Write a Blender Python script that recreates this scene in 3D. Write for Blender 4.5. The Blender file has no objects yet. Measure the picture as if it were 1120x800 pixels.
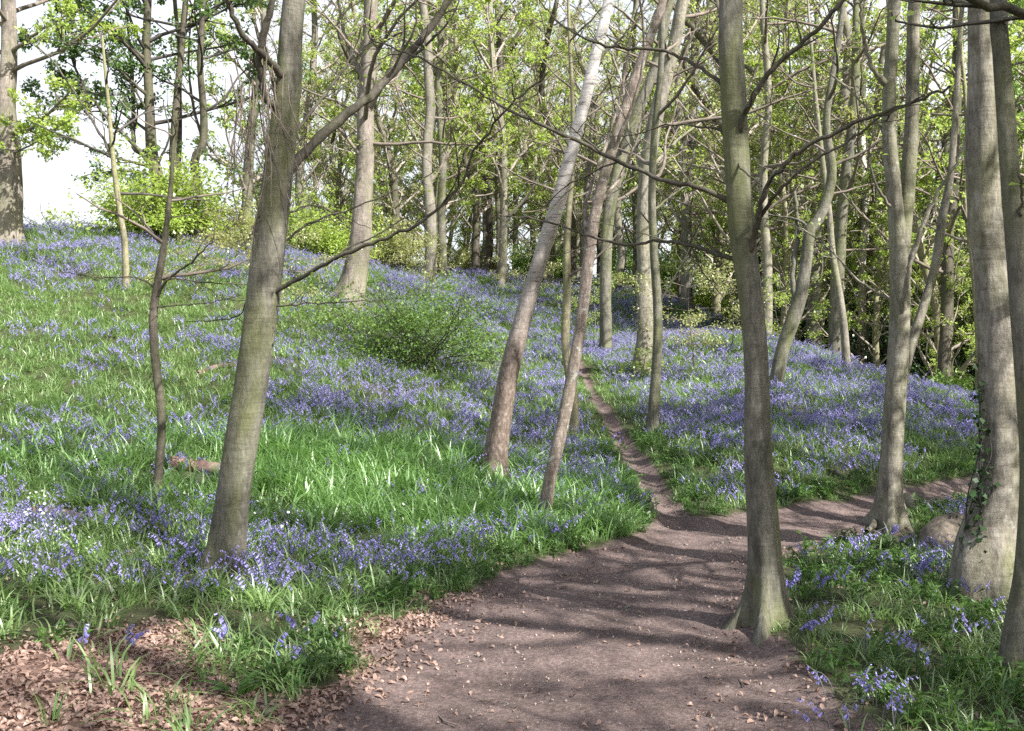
import bpy, math
import numpy as np
from mathutils import Vector

rng = np.random.default_rng(11)
scene = bpy.context.scene
COL = scene.collection
F, CX, CY, CAMZ, PITCH = 1090.0, 560.0, 400.0, 1.6, math.atan(10 / 1090)

# ------------------------------------------------------------------ noise
_tab = np.random.default_rng(3).random((8, 256, 256))


def vnoise(x, y, k=0):
    x = np.asarray(x, float); y = np.asarray(y, float)
    xi = np.floor(x).astype(int); yi = np.floor(y).astype(int)
    fx = x - xi; fy = y - yi
    fx = fx * fx * (3 - 2 * fx); fy = fy * fy * (3 - 2 * fy)
    t = _tab[k % 8]
    g = lambda a, b: t[(xi + a) % 256, (yi + b) % 256]
    return (g(0, 0) * (1 - fx) + g(1, 0) * fx) * (1 - fy) + (g(0, 1) * (1 - fx) + g(1, 1) * fx) * fy


def fbm(x, y, k=0, oct=3):
    s = 0; a = .5; tot = 0
    for i in range(oct):
        s = s + a * vnoise(x * 2 ** i + 17.3 * i, y * 2 ** i - 9.1 * i, k + i); tot += a; a *= .5
    return s / tot


def smooth(a, b, x):
    t = np.clip((x - a) / (b - a), 0, 1)
    return t * t * (3 - 2 * t)


# ------------------------------------------------------------------ lie of the land
def ray(px, py):
    u, v = (px - CX) / F, (CY - py) / F
    c, s = math.cos(PITCH), math.sin(PITCH)
    y, z = c - v * s, s + v * c
    return u / y, z / y                       # x and z per metre of depth


def P(px, py, d):
    a, b = ray(px, py)
    return np.array([a * d, d, CAMZ + b * d])


_prof = {
    -260: [(6, 665), (9, 540), (13, 430), (18, 330), (25, 270), (31, 262)],
    0: [(4.6, 782), (6, 692), (8, 600), (12, 480), (17, 375), (22, 305), (27, 256), (33, 268)],
    110: [(5, 750), (6.5, 672), (8.5, 590), (12, 490), (17, 382), (22, 310), (28, 256), (34, 268)],
    250: [(5.5, 722), (8.4, 613), (12, 495), (17, 395), (24, 310), (30, 270), (37, 272)],
    400: [(6.6, 673), (10.5, 562), (13, 493), (17, 425), (22, 365), (30, 306), (38, 287), (47, 296)],
    540: [(9, 600), (12.5, 512), (17, 452), (22, 402), (30, 345), (38, 312), (46, 302), (58, 310)],
    640: [(10, 583), (13, 527), (16, 488), (22, 422), (28, 380), (34, 345), (42, 315), (52, 316)],
    730: [(11.5, 560), (16, 475), (21, 422), (28, 370), (36, 334), (46, 316), (58, 322)],
    850: [(11.8, 560), (14, 487), (19, 422), (23, 388), (26, 374), (33, 392), (45, 410)],
    950: [(12.6, 548), (15, 486), (19, 432), (22, 408), (28, 430), (40, 440)],
    1050: [(13.6, 535), (15, 502), (17.5, 468), (20, 442), (25, 468), (40, 466)],
    1200: [(14, 520), (17, 490), (21, 466), (28, 474)],
    1450: [(12, 550), (17, 505), (24, 480)],
}
_cp = []
for px, row in _prof.items():
    for d, py in row:
        _cp.append(P(px, py, d))
for x, y, z in [(0, 4, 0), (2, 4, 0), (4, 5, -.03), (-1, 6, 0), (.5, 6.5, 0), (2, 7, 0), (3.5, 7.5, -.05), (1, 8.5, 0), (2.4, 9.5, 0),
                (3.2, 10.8, 0), (1.9, 11, 0), (4.6, 9, -.12), (5.6, 7, -.1), (4.9, 12, .02), (8, 10, -.1), (0, 0, 0), (-4, 0, .1),
                (4, 0, 0), (9, 3, 0), (-9, 2, .8), (0, -8, 0), (-12, -8, .8), (12, -8, 0), (20, 5, 0), (25, 20, .2), (30, 40, 0),
                (-18, 8, 3.2), (-26, 20, 6.2), (-30, 35, 5), (-16, 48, 3.6), (0, 66, 4), (20, 60, 1.5), (40, 62, 0), (-42, 60, 3), (-42, 5, 6)]:
    _cp.append(np.array([x, y, z], float))
_cp = np.array(_cp)


def _phi(r2):
    return np.where(r2 > 1e-9, .5 * r2 * np.log(np.maximum(r2, 1e-9)), 0)


_A = _phi(((_cp[:, None, :2] - _cp[None, :, :2]) ** 2).sum(-1)) + np.eye(len(_cp)) * .6
_Q = np.c_[np.ones(len(_cp)), _cp[:, :2]]
_W = np.linalg.solve(np.block([[_A, _Q], [_Q.T, np.zeros((3, 3))]]), np.r_[_cp[:, 2], 0, 0, 0])

# pixels of a ground outline turned into places on the ground come after H and at
def H(x, y):
    x = np.asarray(x, float); y = np.asarray(y, float)
    sh = x.shape
    X = np.clip(x.ravel(), -42, 40); Y = np.clip(y.ravel(), -10, 64)
    z = np.empty(len(X))
    for i in range(0, len(X), 20000):
        a = X[i:i + 20000]; b = Y[i:i + 20000]
        r2 = (a[:, None] - _cp[None, :, 0]) ** 2 + (b[:, None] - _cp[None, :, 1]) ** 2
        z[i:i + 20000] = _phi(r2) @ _W[:-3] + _W[-3] + _W[-2] * a + _W[-1] * b
    far = smooth(3, 14, z * 3 + Y * .4)
    z = z + (fbm(X * .9, Y * .9, 1) - .5) * .16 * far + (fbm(X * 3.1, Y * 3.1, 4) - .5) * .05
    # mossy bank below the two right-hand trunks
    z = z + .10 * np.exp(-(((X - 2.02) / .7) ** 2 + ((Y - 7.0) / .6) ** 2))
    z = z - .28 * np.exp(-(((X - 4.35) / .55) ** 2 + ((Y - 10.1) / .8) ** 2))
    return z.reshape(sh)


def hz(x, y):
    return float(H(np.array([x]), np.array([y]))[0])


def at(px, py, lo=3.5, hi=60):
    """where the sight line through a pixel of the photograph meets the ground"""
    a, b = ray(px, py)
    d = np.concatenate([np.arange(lo, 14, .05), np.arange(14, hi, .15)])
    f = CAMZ + b * d - H(a * d, d)
    k = np.nonzero(f <= 0)[0]
    dd = d[k[0]] if len(k) else 30.0
    return np.array([a * dd, dd, hz(a * dd, dd)])


# ------------------------------------------------------------------ mesh building
class MB:
    def __init__(self):
        self.v = []; self.q = []; self.t = []; self.qm = []; self.tm = []; self.n = 0

    def add(self, v, q=None, t=None, m=0):
        v = np.asarray(v, np.float32).reshape(-1, 3)
        if q is not None and len(q):
            q = np.asarray(q, np.int64).reshape(-1, 4); self.q.append(q + self.n); self.qm.append(np.full(len(q), m))
        if t is not None and len(t):
            t = np.asarray(t, np.int64).reshape(-1, 3); self.t.append(t + self.n); self.tm.append(np.full(len(t), m))
        self.v.append(v); self.n += len(v)

    def mesh(self, name, mats, origin=(0, 0, 0), smooth=True):
        V = np.concatenate(self.v) - np.array(origin, np.float32)
        q = np.concatenate(self.q) if self.q else np.zeros((0, 4), int)
        t = np.concatenate(self.t) if self.t else np.zeros((0, 3), int)
        me = bpy.data.meshes.new(name)
        me.vertices.add(len(V)); me.vertices.foreach_set('co', V.astype(np.float32).ravel())
        me.loops.add(q.size + t.size)
        me.loops.foreach_set('vertex_index', np.concatenate([q.ravel(), t.ravel()]).astype(np.int32))
        me.polygons.add(len(q) + len(t))
        st = np.concatenate([np.arange(len(q)) * 4, q.size + np.arange(len(t)) * 3]).astype(np.int32)
        me.polygons.foreach_set('loop_start', st)
        mi = np.concatenate(([np.concatenate(self.qm)] if self.qm else []) + ([np.concatenate(self.tm)] if self.tm else [])).astype(np.int32)
        me.polygons.foreach_set('material_index', mi)
        me.polygons.foreach_set('use_smooth', np.full(len(mi), smooth))
        for m in (mats if isinstance(mats, (list, tuple)) else [mats]):
            me.materials.append(m)
        me.update(calc_edges=True)
        return me

    def build(self, name, mats, parent=None, origin=(0, 0, 0), smooth=True):
        o = bpy.data.objects.new(name, self.mesh(name, mats, origin, smooth))
        COL.objects.link(o)
        if parent is not None:
            o.parent = parent
        else:
            o.location = origin
        return o


def nrm(a):
    return a / np.maximum(np.linalg.norm(a, axis=-1, keepdims=True), 1e-9)


def tubes(mb, PT, R, s=5, m=0, cap=False):
    """PT (K,n,3) centre lines, R (K,n) radii"""
    PT = np.asarray(PT, float); R = np.asarray(R, float)
    if PT.ndim == 2:
        PT = PT[None]; R = R[None]
    K, n, _ = PT.shape
    T = np.empty_like(PT)
    T[:, 1:-1] = PT[:, 2:] - PT[:, :-2]; T[:, 0] = PT[:, 1] - PT[:, 0]; T[:, -1] = PT[:, -1] - PT[:, -2]
    T = nrm(T)
    mean = nrm(PT[:, -1] - PT[:, 0])
    ref = np.where((np.abs(mean[:, 2]) > .7)[:, None], np.array([1., 0, 0]), np.array([0, 0, 1.]))[:, None, :]
    U = nrm(ref - (ref * T).sum(-1, keepdims=True) * T)
    W = np.cross(T, U)
    a = np.arange(s) * 2 * np.pi / s
    V = PT[:, :, None] + R[:, :, None, None] * (np.cos(a)[:, None] * U[:, :, None] + np.sin(a)[:, None] * W[:, :, None])
    i = np.arange(n - 1)[:, None] * s; j = np.arange(s)[None]
    j2 = (j + 1) % s
    q = np.stack([i + j, i + j2, i + s + j2, i + s + j], -1).reshape(-1, 4)
    Q = (q[None] + (np.arange(K) * n * s)[:, None, None]).reshape(-1, 4)
    tr = None
    if cap and K == 1:
        c = n * s
        V = np.concatenate([V.reshape(-1, 3), PT[0, -1:]])
        b = (n - 1) * s
        tr = [[b + k, b + (k + 1) % s, c] for k in range(s)]
    mb.add(V.reshape(-1, 3), Q, tr, m=m)


def catmull(pts, n):
    pts = np.asarray(pts, float)
    p = np.vstack([2 * pts[0] - pts[1], pts, 2 * pts[-1] - pts[-2]])
    seg = np.linalg.norm(np.diff(pts[:, :3], axis=0), axis=1); cum = np.r_[0, np.cumsum(seg)]
    s = np.linspace(0, cum[-1], n)
    k = np.clip(np.searchsorted(cum, s, 'right') - 1, 0, len(seg) - 1)
    t = ((s - cum[k]) / np.maximum(seg[k], 1e-9))[:, None]
    p0, p1, p2, p3 = p[k], p[k + 1], p[k + 2], p[k + 3]
    return .5 * (2 * p1 + (p2 - p0) * t + (2 * p0 - 5 * p1 + 4 * p2 - p3) * t ** 2 + (3 * p1 - p0 - 3 * p2 + p3) * t ** 3)


def trunk(mb, pts, rad, sides=22, step=.09, flare=.8, fh=.22, lobes=5, seed=0, m=0, knots=(), rough=1.0, sink=0.0):
    """one continuous, slightly irregular stem with buttressed foot"""
    r = np.random.default_rng(seed)
    pr = np.c_[np.asarray(pts, float), np.asarray(rad, float)]
    L = np.linalg.norm(np.diff(pr[:, :3], axis=0), axis=1).sum()
    n = max(8, int(L / step))
    c = catmull(pr, n)
    h = np.linspace(0, L, n)
    c[:, :2] += ((np.c_[vnoise(h * .9 + seed * 3.7, h * 0 + seed, 2), vnoise(h * .9 + seed * 5.1, h * 0 + seed + 9, 3)] - .5)
                 * c[:, 3:4] * .5 * smooth(0, 1.5, h)[:, None])
    ph = r.random(6) * 6.28
    a = np.arange(sides) * 2 * np.pi / sides
    lob = np.clip(.30 + .55 * np.cos(lobes * a + ph[0]) + .40 * np.cos((lobes - 2) * a + ph[1]), .05, 1.4) ** 1.5
    Rr = c[:, 3:4] * (1 + .05 * np.cos(2 * a + ph[2] + h[:, None] * .35) + .035 * np.cos(3 * a + ph[3] - h[:, None] * .5))
    Rr = Rr * (1 + rough * .10 * (vnoise(np.tile(a * 1.9, (n, 1)) + seed * 11, np.tile(h[:, None] * 2.1, (1, sides)), 5) - .5))
    if flare:
        Rr = Rr * (1 + flare * np.exp(-np.maximum(h - sink, -.1) / fh)[:, None] * lob[None] + .16 * flare * np.exp(-h / (fh * 4))[:, None])
    for kh, ka, kr, ks in knots:                     # (height, angle, relative bulge, size)
        da = np.angle(np.exp(1j * (a - ka)))
        Rr = Rr * (1 + kr * np.exp(-((h[:, None] - kh) / ks) ** 2 - (da[None] / .7) ** 2))
    PT = c[:, :3]
    T = np.gradient(PT, axis=0); T = nrm(T)
    ref = np.array([1., 0, 0])
    U = nrm(ref - (T @ ref)[:, None] * T); W = np.cross(T, U)
    V = PT[:, None] + Rr[:, :, None] * (np.cos(a)[None, :, None] * U[:, None] + np.sin(a)[None, :, None] * W[:, None])
    i = np.arange(n - 1)[:, None] * sides; j = np.arange(sides)[None]; j2 = (j + 1) % sides
    mb.add(V.reshape(-1, 3), np.stack([i + j, i + j2, i + sides + j2, i + sides + j], -1).reshape(-1, 4), m=m)
    return c


def wander(p, d, L, n, jit, up, r):
    d = d / np.linalg.norm(d)
    J = r.normal(size=(n, 3)) * jit
    out = [p]; st = L / n
    for k in range(n):
        d = d + J[k]; d[2] += up
        d = d / math.sqrt(d[0] * d[0] + d[1] * d[1] + d[2] * d[2])
        p = p + d * st; out.append(p)
    return np.array(out)


class Wood:
    """collects branches by level and leaf places, and turns them into meshes"""
    def __init__(self, seed):
        self.r = np.random.default_rng(seed); self.lines = {}; self.leaf = []; self.ld = []

    def line(self, path, r0, r1, s):
        n = len(path)
        self.lines.setdefault((n, s), []).append((path, np.linspace(r0, r1, n)))

    def side(self, path, r0, L, lvl, spec):
        """grow side shoots along path; spec = list of dicts per level"""
        if lvl >= len(spec):
            return
        S = spec[lvl]; r = self.r
        seg = np.linalg.norm(np.diff(path, axis=0), axis=1).sum()
        k = r.poisson(seg * S['dens'])
        k = max(k, S.get('min', 1))
        n = len(path) - 1
        flip = 1
        for _ in range(k):
            t = S.get('t0', .2) + (1 - S.get('t0', .2)) * r.random() ** .85
            f = t * n; i = min(int(f), n - 1)
            p = path[i] + (path[i + 1] - path[i]) * (f - i)
            T = path[i + 1] - path[i]; T = T / (np.linalg.norm(T) + 1e-9)
            hs = np.array([T[1], -T[0], 0.]); hn = np.linalg.norm(hs)
            if abs(T[2]) > .8 or hn < .2:
                a = r.random() * 6.283; hs = np.array([math.cos(a), math.sin(a), 0])
            else:
                hs = hs / hn
            flip = -flip
            ang = r.normal(S.get('ang', .8), .18)
            d = T * math.cos(ang) + hs * flip * math.sin(ang)
            d = d + r.normal(size=3) * S.get('spread', .25)
            d[2] += S.get('lift', 0)
            Lc = S['len'] * L * (1.15 - .65 * t) * r.uniform(.55, 1.25)
            rr = max(S.get('rmin', .002), min(S['rad'] * r0 * (1.1 - .5 * t), S.get('rmax', 9)))
            c = wander(p, d, Lc, S['n'], S['jit'], S['up'], r)
            self.line(c, rr, max(rr * S.get('taper', .35), S.get('rmin', .002) * .6), S['s'])
            if S.get('leaf'):
                self.leaves(c, S['leaf'])
            self.side(c, rr, Lc, lvl + 1, spec)

    def leaves(self, c, num, sc=.06):
        r = self.r
        m = r.poisson(num)
        if m:
            t = (1 - r.random(m) ** 1.4 * .85) * (len(c) - 1)
            i = np.minimum(t.astype(int), len(c) - 2)
            p = c[i] + (c[i + 1] - c[i]) * (t - i)[:, None] + r.normal(size=(m, 3)) * sc
            self.leaf.append(p); self.ld.append(np.repeat((c[-1] - c[0])[None], m, 0))

    def wood(self, mb, m=0):
        for (n, s), L in self.lines.items():
            tubes(mb, np.array([a for a, b in L]), np.array([b for a, b in L]), s, m)

    def foliage(self, mb, size, m=1, droop=.25, aspect=.62):
        if not self.leaf:
            return
        p = np.concatenate(self.leaf); d = nrm(np.concatenate(self.ld))
        leaf_quads(mb, p, d, size, self.r, m, droop, aspect)


def leaf_quads(mb, p, d, size, r, m=0, droop=.25, aspect=.62):
    k = len(p)
    d = nrm(d + r.normal(size=(k, 3)) * .75); d[:, 2] -= droop; d = nrm(d)
    up = r.normal(size=(k, 3)) * .45 + np.array([0, 0, 1.])
    sd = nrm(np.cross(d, up)); nn = np.cross(sd, d)
    s = (size * r.uniform(.6, 1.3, k))[:, None]
    w = s * aspect * .5
    a = p; c = p + d * s - nn * s * .12
    l = p + d * s * .45 + sd * w + nn * s * .10
    rr = p + d * s * .45 - sd * w + nn * s * .10
    V = np.stack([a, rr, c, l], 1).reshape(-1, 3)
    mb.add(V, np.arange(4 * k).reshape(-1, 4), m=m)


# ------------------------------------------------------------------ materials
def newmat(name):
    m = bpy.data.materials.new(name); m.use_nodes = True
    nt = m.node_tree; nt.nodes.clear()
    out = nt.nodes.new('ShaderNodeOutputMaterial')
    def N(t, **kw):
        n = nt.nodes.new(t)
        for k, v in kw.items():
            if k in n.inputs.keys():
                n.inputs[k].default_value = v
            else:
                setattr(n, k, v)
        return n
    def Lk(a, b):
        nt.links.new(a, b)
    return m, nt, out, N, Lk


def rgba(c):
    return (c[0], c[1], c[2], 1)


def ramp(N, Lk, fac, stops):
    n = N('ShaderNodeValToRGB')
    e = n.color_ramp.elements
    e[0].position, e[0].color = stops[0][0], rgba(stops[0][1])
    e[1].position, e[1].color = stops[-1][0], rgba(stops[-1][1])
    for p, c in stops[1:-1]:
        x = e.new(p); x.color = rgba(c)
    Lk(fac, n.inputs['Fac'])
    return n.outputs['Color']


def mix(N, Lk, fac, a, b, mode='MIX'):
    n = N('ShaderNodeMix', data_type='RGBA', blend_type=mode)
    for sock, v in ((n.inputs[0], fac), (n.inputs[6], a), (n.inputs[7], b)):
        if hasattr(v, 'links') or isinstance(v, bpy.types.NodeSocket):
            Lk(v, sock)
        elif isinstance(v, (int, float)):
            sock.default_value = v
        else:
            sock.default_value = rgba(v)
    return n.outputs[2]


def noise(N, Lk, vec, scale, detail=4, rough=.6, dist=0):
    n = N('ShaderNodeTexNoise', Scale=scale, Detail=detail, Roughness=rough, Distortion=dist)
    if vec is not None:
        Lk(vec, n.inputs['Vector'])
    return n.outputs['Fac']


def mapping(N, Lk, vec, sc):
    n = N('ShaderNodeMapping'); n.inputs['Scale'].default_value = sc
    Lk(vec, n.inputs['Vector'])
    return n.outputs['Vector']


def bark(name, dark, mid, light, moss=(.16, .17, .06), moss_amt=.45, ring=.35, vs=7.0, patch=.0):
    m, nt, out, N, Lk = newmat(name)
    tc = N('ShaderNodeTexCoord').outputs['Object']
    fine = noise(N, Lk, mapping(N, Lk, tc, (14, 14, 4.2)), vs / 3, 9, .76)
    big = noise(N, Lk, mapping(N, Lk, tc, (1.6, 1.6, .7)), 1.7, 4, .6, .4)
    rings = noise(N, Lk, mapping(N, Lk, tc, (1.6, 1.6, 9)), 1.5, 3, .6, .3)
    blot = noise(N, Lk, mapping(N, Lk, tc, (5, 5, 1.7)), 1.6, 5, .68, .6)
    col = ramp(N, Lk, fine, [(.28, dark), (.5, mid), (.72, light)])
    tone = ramp(N, Lk, big, [(.3, (.6, .6, .6)), (.7, (1.2, 1.19, 1.17))])
    col = mix(N, Lk, 1.0, col, tone, 'MULTIPLY')
    rg = ramp(N, Lk, rings, [(.34, (.6, .58, .55)), (.44, (1, 1, 1))])
    col = mix(N, Lk, ring * .5, col, rg, 'MULTIPLY')
    col = mix(N, Lk, .85, col, ramp(N, Lk, blot, [(.33, (.52, .50, .47)), (.5, (1, 1, 1)), (.7, (1.3, 1.29, 1.24))]), 'MULTIPLY')
    al = noise(N, Lk, mapping(N, Lk, tc, (2.3, 2.3, .55)), 1.3, 5, .62, .5)
    al = ramp(N, Lk, al, [(.45, (0, 0, 0)), (.68, (1, 1, 1))])
    am = N('ShaderNodeMath', operation='MULTIPLY'); Lk(al, am.inputs[0]); am.inputs[1].default_value = moss_amt
    col = mix(N, Lk, am.outputs[0], col, moss)
    if patch:                                            # pale crusts of lichen
        v = noise(N, Lk, tc, 9, 5, .7)
        pv = ramp(N, Lk, v, [(.58, (0, 0, 0)), (.64, (1, 1, 1))])
        pm = N('ShaderNodeMath', operation='MULTIPLY'); Lk(pv, pm.inputs[0]); pm.inputs[1].default_value = patch
        col = mix(N, Lk, pm.outputs[0], col, (.42, .42, .36))
    b = N('ShaderNodeBsdfPrincipled', Roughness=.85)
    b.inputs['Specular IOR Level'].default_value = .25
    Lk(col, b.inputs['Base Color'])
    hsum = N('ShaderNodeMath', operation='ADD'); Lk(fine, hsum.inputs[0]); Lk(rings, hsum.inputs[1])
    bp = N('ShaderNodeBump', Strength=.9, Distance=.014); Lk(hsum.outputs[0], bp.inputs['Height'])
    Lk(bp.outputs[0], b.inputs['Normal']); Lk(b.outputs[0], out.inputs[0])
    return m


def birch_bark(name, z_lo, z_hi, brown=(.20, .15, .12)):
    m, nt, out, N, Lk = newmat(name)
    tc = N('ShaderNodeTexCoord').outputs['Object']
    sx = N('ShaderNodeSeparateXYZ'); Lk(tc, sx.inputs[0])
    wob = noise(N, Lk, mapping(N, Lk, tc, (3, 3, 2)), 1.5, 4, .65)
    ad = N('ShaderNodeMath', operation='MULTIPLY_ADD'); Lk(wob, ad.inputs[0]); ad.inputs[1].default_value = 2.2; Lk(sx.outputs[2], ad.inputs[2])
    mr = N('ShaderNodeMapRange'); mr.inputs['From Min'].default_value = z_lo + 1.1; mr.inputs['From Max'].default_value = z_hi + 1.1
    Lk(ad.outputs[0], mr.inputs['Value'])
    ln = noise(N, Lk, mapping(N, Lk, tc, (5, 5, 42)), 1.2, 4, .6)
    lc = ramp(N, Lk, ln, [(.30, (.10, .085, .075)), (.42, (.56, .53, .49)), (.7, (.73, .70, .655))])
    sp = noise(N, Lk, mapping(N, Lk, tc, (7, 7, 5)), 1.3, 3, .5)
    sc = ramp(N, Lk, sp, [(.29, (.05, .045, .04)), (.33, (1, 1, 1))])
    white = mix(N, Lk, 1.0, lc, sc, 'MULTIPLY')
    fn = noise(N, Lk, mapping(N, Lk, tc, (16, 16, 9)), 1.6, 6, .7)
    br = ramp(N, Lk, fn, [(.3, tuple(c * .35 for c in brown)), (.52, brown), (.75, (.46, .40, .36))])
    br = mix(N, Lk, .6, br, lc, 'MULTIPLY')
    col = mix(N, Lk, mr.outputs[0], br, white)
    b = N('ShaderNodeBsdfPrincipled', Roughness=.75); Lk(col, b.inputs['Base Color'])
    bp = N('ShaderNodeBump', Strength=.5, Distance=.015); Lk(fn, bp.inputs['Height']); Lk(bp.outputs[0], b.inputs['Normal'])
    Lk(b.outputs[0], out.inputs[0])
    return m


def leafmat(name, c1, c2, trans=.45, tcol=None, gloss=.06, nscale=.9, rough=.45):
    m, nt, out, N, Lk = newmat(name)
    oi = N('ShaderNodeObjectInfo').outputs['Random']
    geo = N('ShaderNodeNewGeometry')
    ps = noise(N, Lk, geo.outputs['Position'], nscale, 2)
    isl = geo.outputs['Random Per Island']
    s1 = N('ShaderNodeMath', operation='MULTIPLY_ADD'); Lk(oi, s1.inputs[0]); s1.inputs[1].default_value = .35; Lk(ps, s1.inputs[2])
    s2 = N('ShaderNodeMath', operation='MULTIPLY_ADD'); Lk(isl, s2.inputs[0]); s2.inputs[1].default_value = .5; Lk(s1.outputs[0], s2.inputs[2])
    mr = N('ShaderNodeMapRange'); mr.inputs['From Min'].default_value = .45; mr.inputs['From Max'].default_value = 1.35
    Lk(s2.outputs[0], mr.inputs['Value'])
    col = mix(N, Lk, mr.outputs[0], c1, c2)
    d = N('ShaderNodeBsdfDiffuse'); Lk(col, d.inputs[0])
    t = N('ShaderNodeBsdfTranslucent')
    if tcol is None:
        Lk(col, t.inputs[0])
    else:
        Lk(mix(N, Lk, .65, col, tcol), t.inputs[0])
    a = N('ShaderNodeMixShader', Fac=trans); Lk(d.outputs[0], a.inputs[1]); Lk(t.outputs[0], a.inputs[2])
    g = N('ShaderNodeBsdfGlossy', Roughness=rough)
    b = N('ShaderNodeMixShader', Fac=gloss); Lk(a.outputs[0], b.inputs[1]); Lk(g.outputs[0], b.inputs[2])
    Lk(b.outputs[0], out.inputs[0])
    return m


def plain(name, c1, c2, scale=6, rough=.9, bump=.4):
    m, nt, out, N, Lk = newmat(name)
    tc = N('ShaderNodeTexCoord').outputs['Object']
    f = noise(N, Lk, tc, scale, 6, .65)
    b = N('ShaderNodeBsdfPrincipled', Roughness=rough); Lk(ramp(N, Lk, f, [(.3, c1), (.7, c2)]), b.inputs['Base Color'])
    bp = N('ShaderNodeBump', Strength=bump, Distance=.03); Lk(f, bp.inputs['Height']); Lk(bp.outputs[0], b.inputs['Normal'])
    Lk(b.outputs[0], out.inputs[0])
    return m


M = {}
M['beech'] = bark('beech_bark', (.07, .066, .054), (.155, .148, .12), (.26, .25, .205), moss=(.135, .155, .045), moss_amt=.8, ring=.30)
M['beech_grey'] = bark('grey_bark', (.09, .083, .072), (.195, .18, .152), (.31, .29, .245), moss=(.19, .19, .10), moss_amt=.4, ring=.45, patch=.25)
M['old'] = bark('old_pale_bark', (.12, .11, .088), (.235, .215, .175), (.37, .345, .29), moss=(.15, .165, .065), moss_amt=.65, ring=.35, patch=.35)
M['ringed'] = bark('ringed_pale_bark', (.115, .10, .082), (.26, .235, .195), (.43, .395, .34), moss=(.13, .145, .05), moss_amt=.75, ring=1.3, patch=.3)
M['patchy'] = bark('patchy_pale_bark', (.10, .08, .068), (.25, .205, .175), (.52, .45, .40), moss=(.14, .135, .07), moss_amt=.35, ring=.9, patch=.8)
M['pink'] = bark('pinkish_bark', (.10, .085, .075), (.22, .19, .165), (.36, .32, .28), moss=(.15, .165, .07), moss_amt=.55, ring=.4)
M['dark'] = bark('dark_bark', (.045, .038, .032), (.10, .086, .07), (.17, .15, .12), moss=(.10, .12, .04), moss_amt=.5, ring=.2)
M['yellow'] = bark('green_gold_bark', (.13, .12, .075), (.25, .23, .15), (.37, .345, .24), moss=(.21, .22, .08), moss_amt=.6, ring=.3)
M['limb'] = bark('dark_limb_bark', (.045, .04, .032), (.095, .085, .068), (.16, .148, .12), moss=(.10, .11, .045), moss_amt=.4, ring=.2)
M['twig'] = plain('twig_bark', (.10, .08, .062), (.24, .195, .16), 5)
M['twig_mid'] = plain('mid_twig_bark', (.20, .17, .14), (.40, .345, .29), 5)
M['twig_dark'] = plain('dark_twig_bark', (.035, .03, .026), (.09, .078, .065), 5)
M['twig_pale'] = plain('pale_twig_bark', (.26, .22, .17), (.46, .40, .32), 5)
M['birch'] = birch_bark('birch_bark', 1.2, 5.6)
M['birch_low'] = birch_bark('brown_birch_bark', 1.0, 8.0, (.30, .245, .205))  # birch bark that stays brown further up the stem
M['leaf'] = leafmat('spring_leaf', (.18, .30, .045), (.42, .52, .12), .5, (.54, .66, .12))
M['leaf_dark'] = leafmat('mid_green_leaf', (.10, .20, .035), (.26, .40, .08), .45, (.22, .36, .05))
M['leaf_gold'] = leafmat('golden_bud_leaf', (.26, .30, .10), (.45, .47, .20), .45, (.52, .54, .19))
M['leaf_bronze'] = leafmat('bronze_bud_leaf', (.22, .24, .07), (.38, .40, .13), .42, (.48, .50, .13))
M['leaf_sil'] = leafmat('backlit_sycamore_leaf', (.06, .12, .04), (.14, .24, .07), .4, (.22, .36, .07))  # dark look of backlit leaves against the sky, painted into the leaf colour
M['holly'] = leafmat('holly_leaf', (.022, .055, .02), (.06, .12, .035), .15, None, .12, 1.2, .3)
M['bramble'] = leafmat('bramble_leaf', (.08, .17, .04), (.24, .35, .09), .42, (.28, .4, .08), .025)
M['ivy'] = leafmat('ivy_leaf', (.015, .04, .012), (.05, .10, .03), .15, None, .03, 2, .5)
M['grass'] = leafmat('bluebell_leaf', (.09, .175, .045), (.27, .39, .125), .42, (.30, .50, .11), .09, .35)
M['grassb'] = leafmat('lush_grass_leaf', (.10, .22, .05), (.25, .42, .13), .45, (.29, .52, .10), .09, .35)
M['mercury'] = leafmat('ground_cover_leaf', (.045, .11, .028), (.13, .23, .06), .35, (.18, .34, .06), .03, 1.0)
M['bell'] = leafmat('bluebell_petal', (.20, .175, .51), (.49, .45, .80), .3, (.44, .39, .85), .03, .4)
M['bellstem'] = leafmat('flower_stem', (.10, .13, .09), (.16, .16, .16), .2)
M['white'] = leafmat('white_petal', (.75, .77, .72), (.85, .85, .82), .3)
M['fern'] = leafmat('fern_frond', (.13, .26, .03), (.24, .38, .05), .45, (.36, .52, .05))
M['deadleaf'] = leafmat('dead_beech_leaf', (.085, .052, .04), (.44, .30, .235), .12, (.4, .2, .1), .05, 2.5)
M['chip'] = leafmat('wood_fleck', (.16, .11, .085), (.48, .38, .31), .05, None, .03, 4)


# ------------------------------------------------------------------ ground outlines (places on the ground)
def gp(*px):
    return np.array([at(a, b)[:2] for a, b in px])


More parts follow.
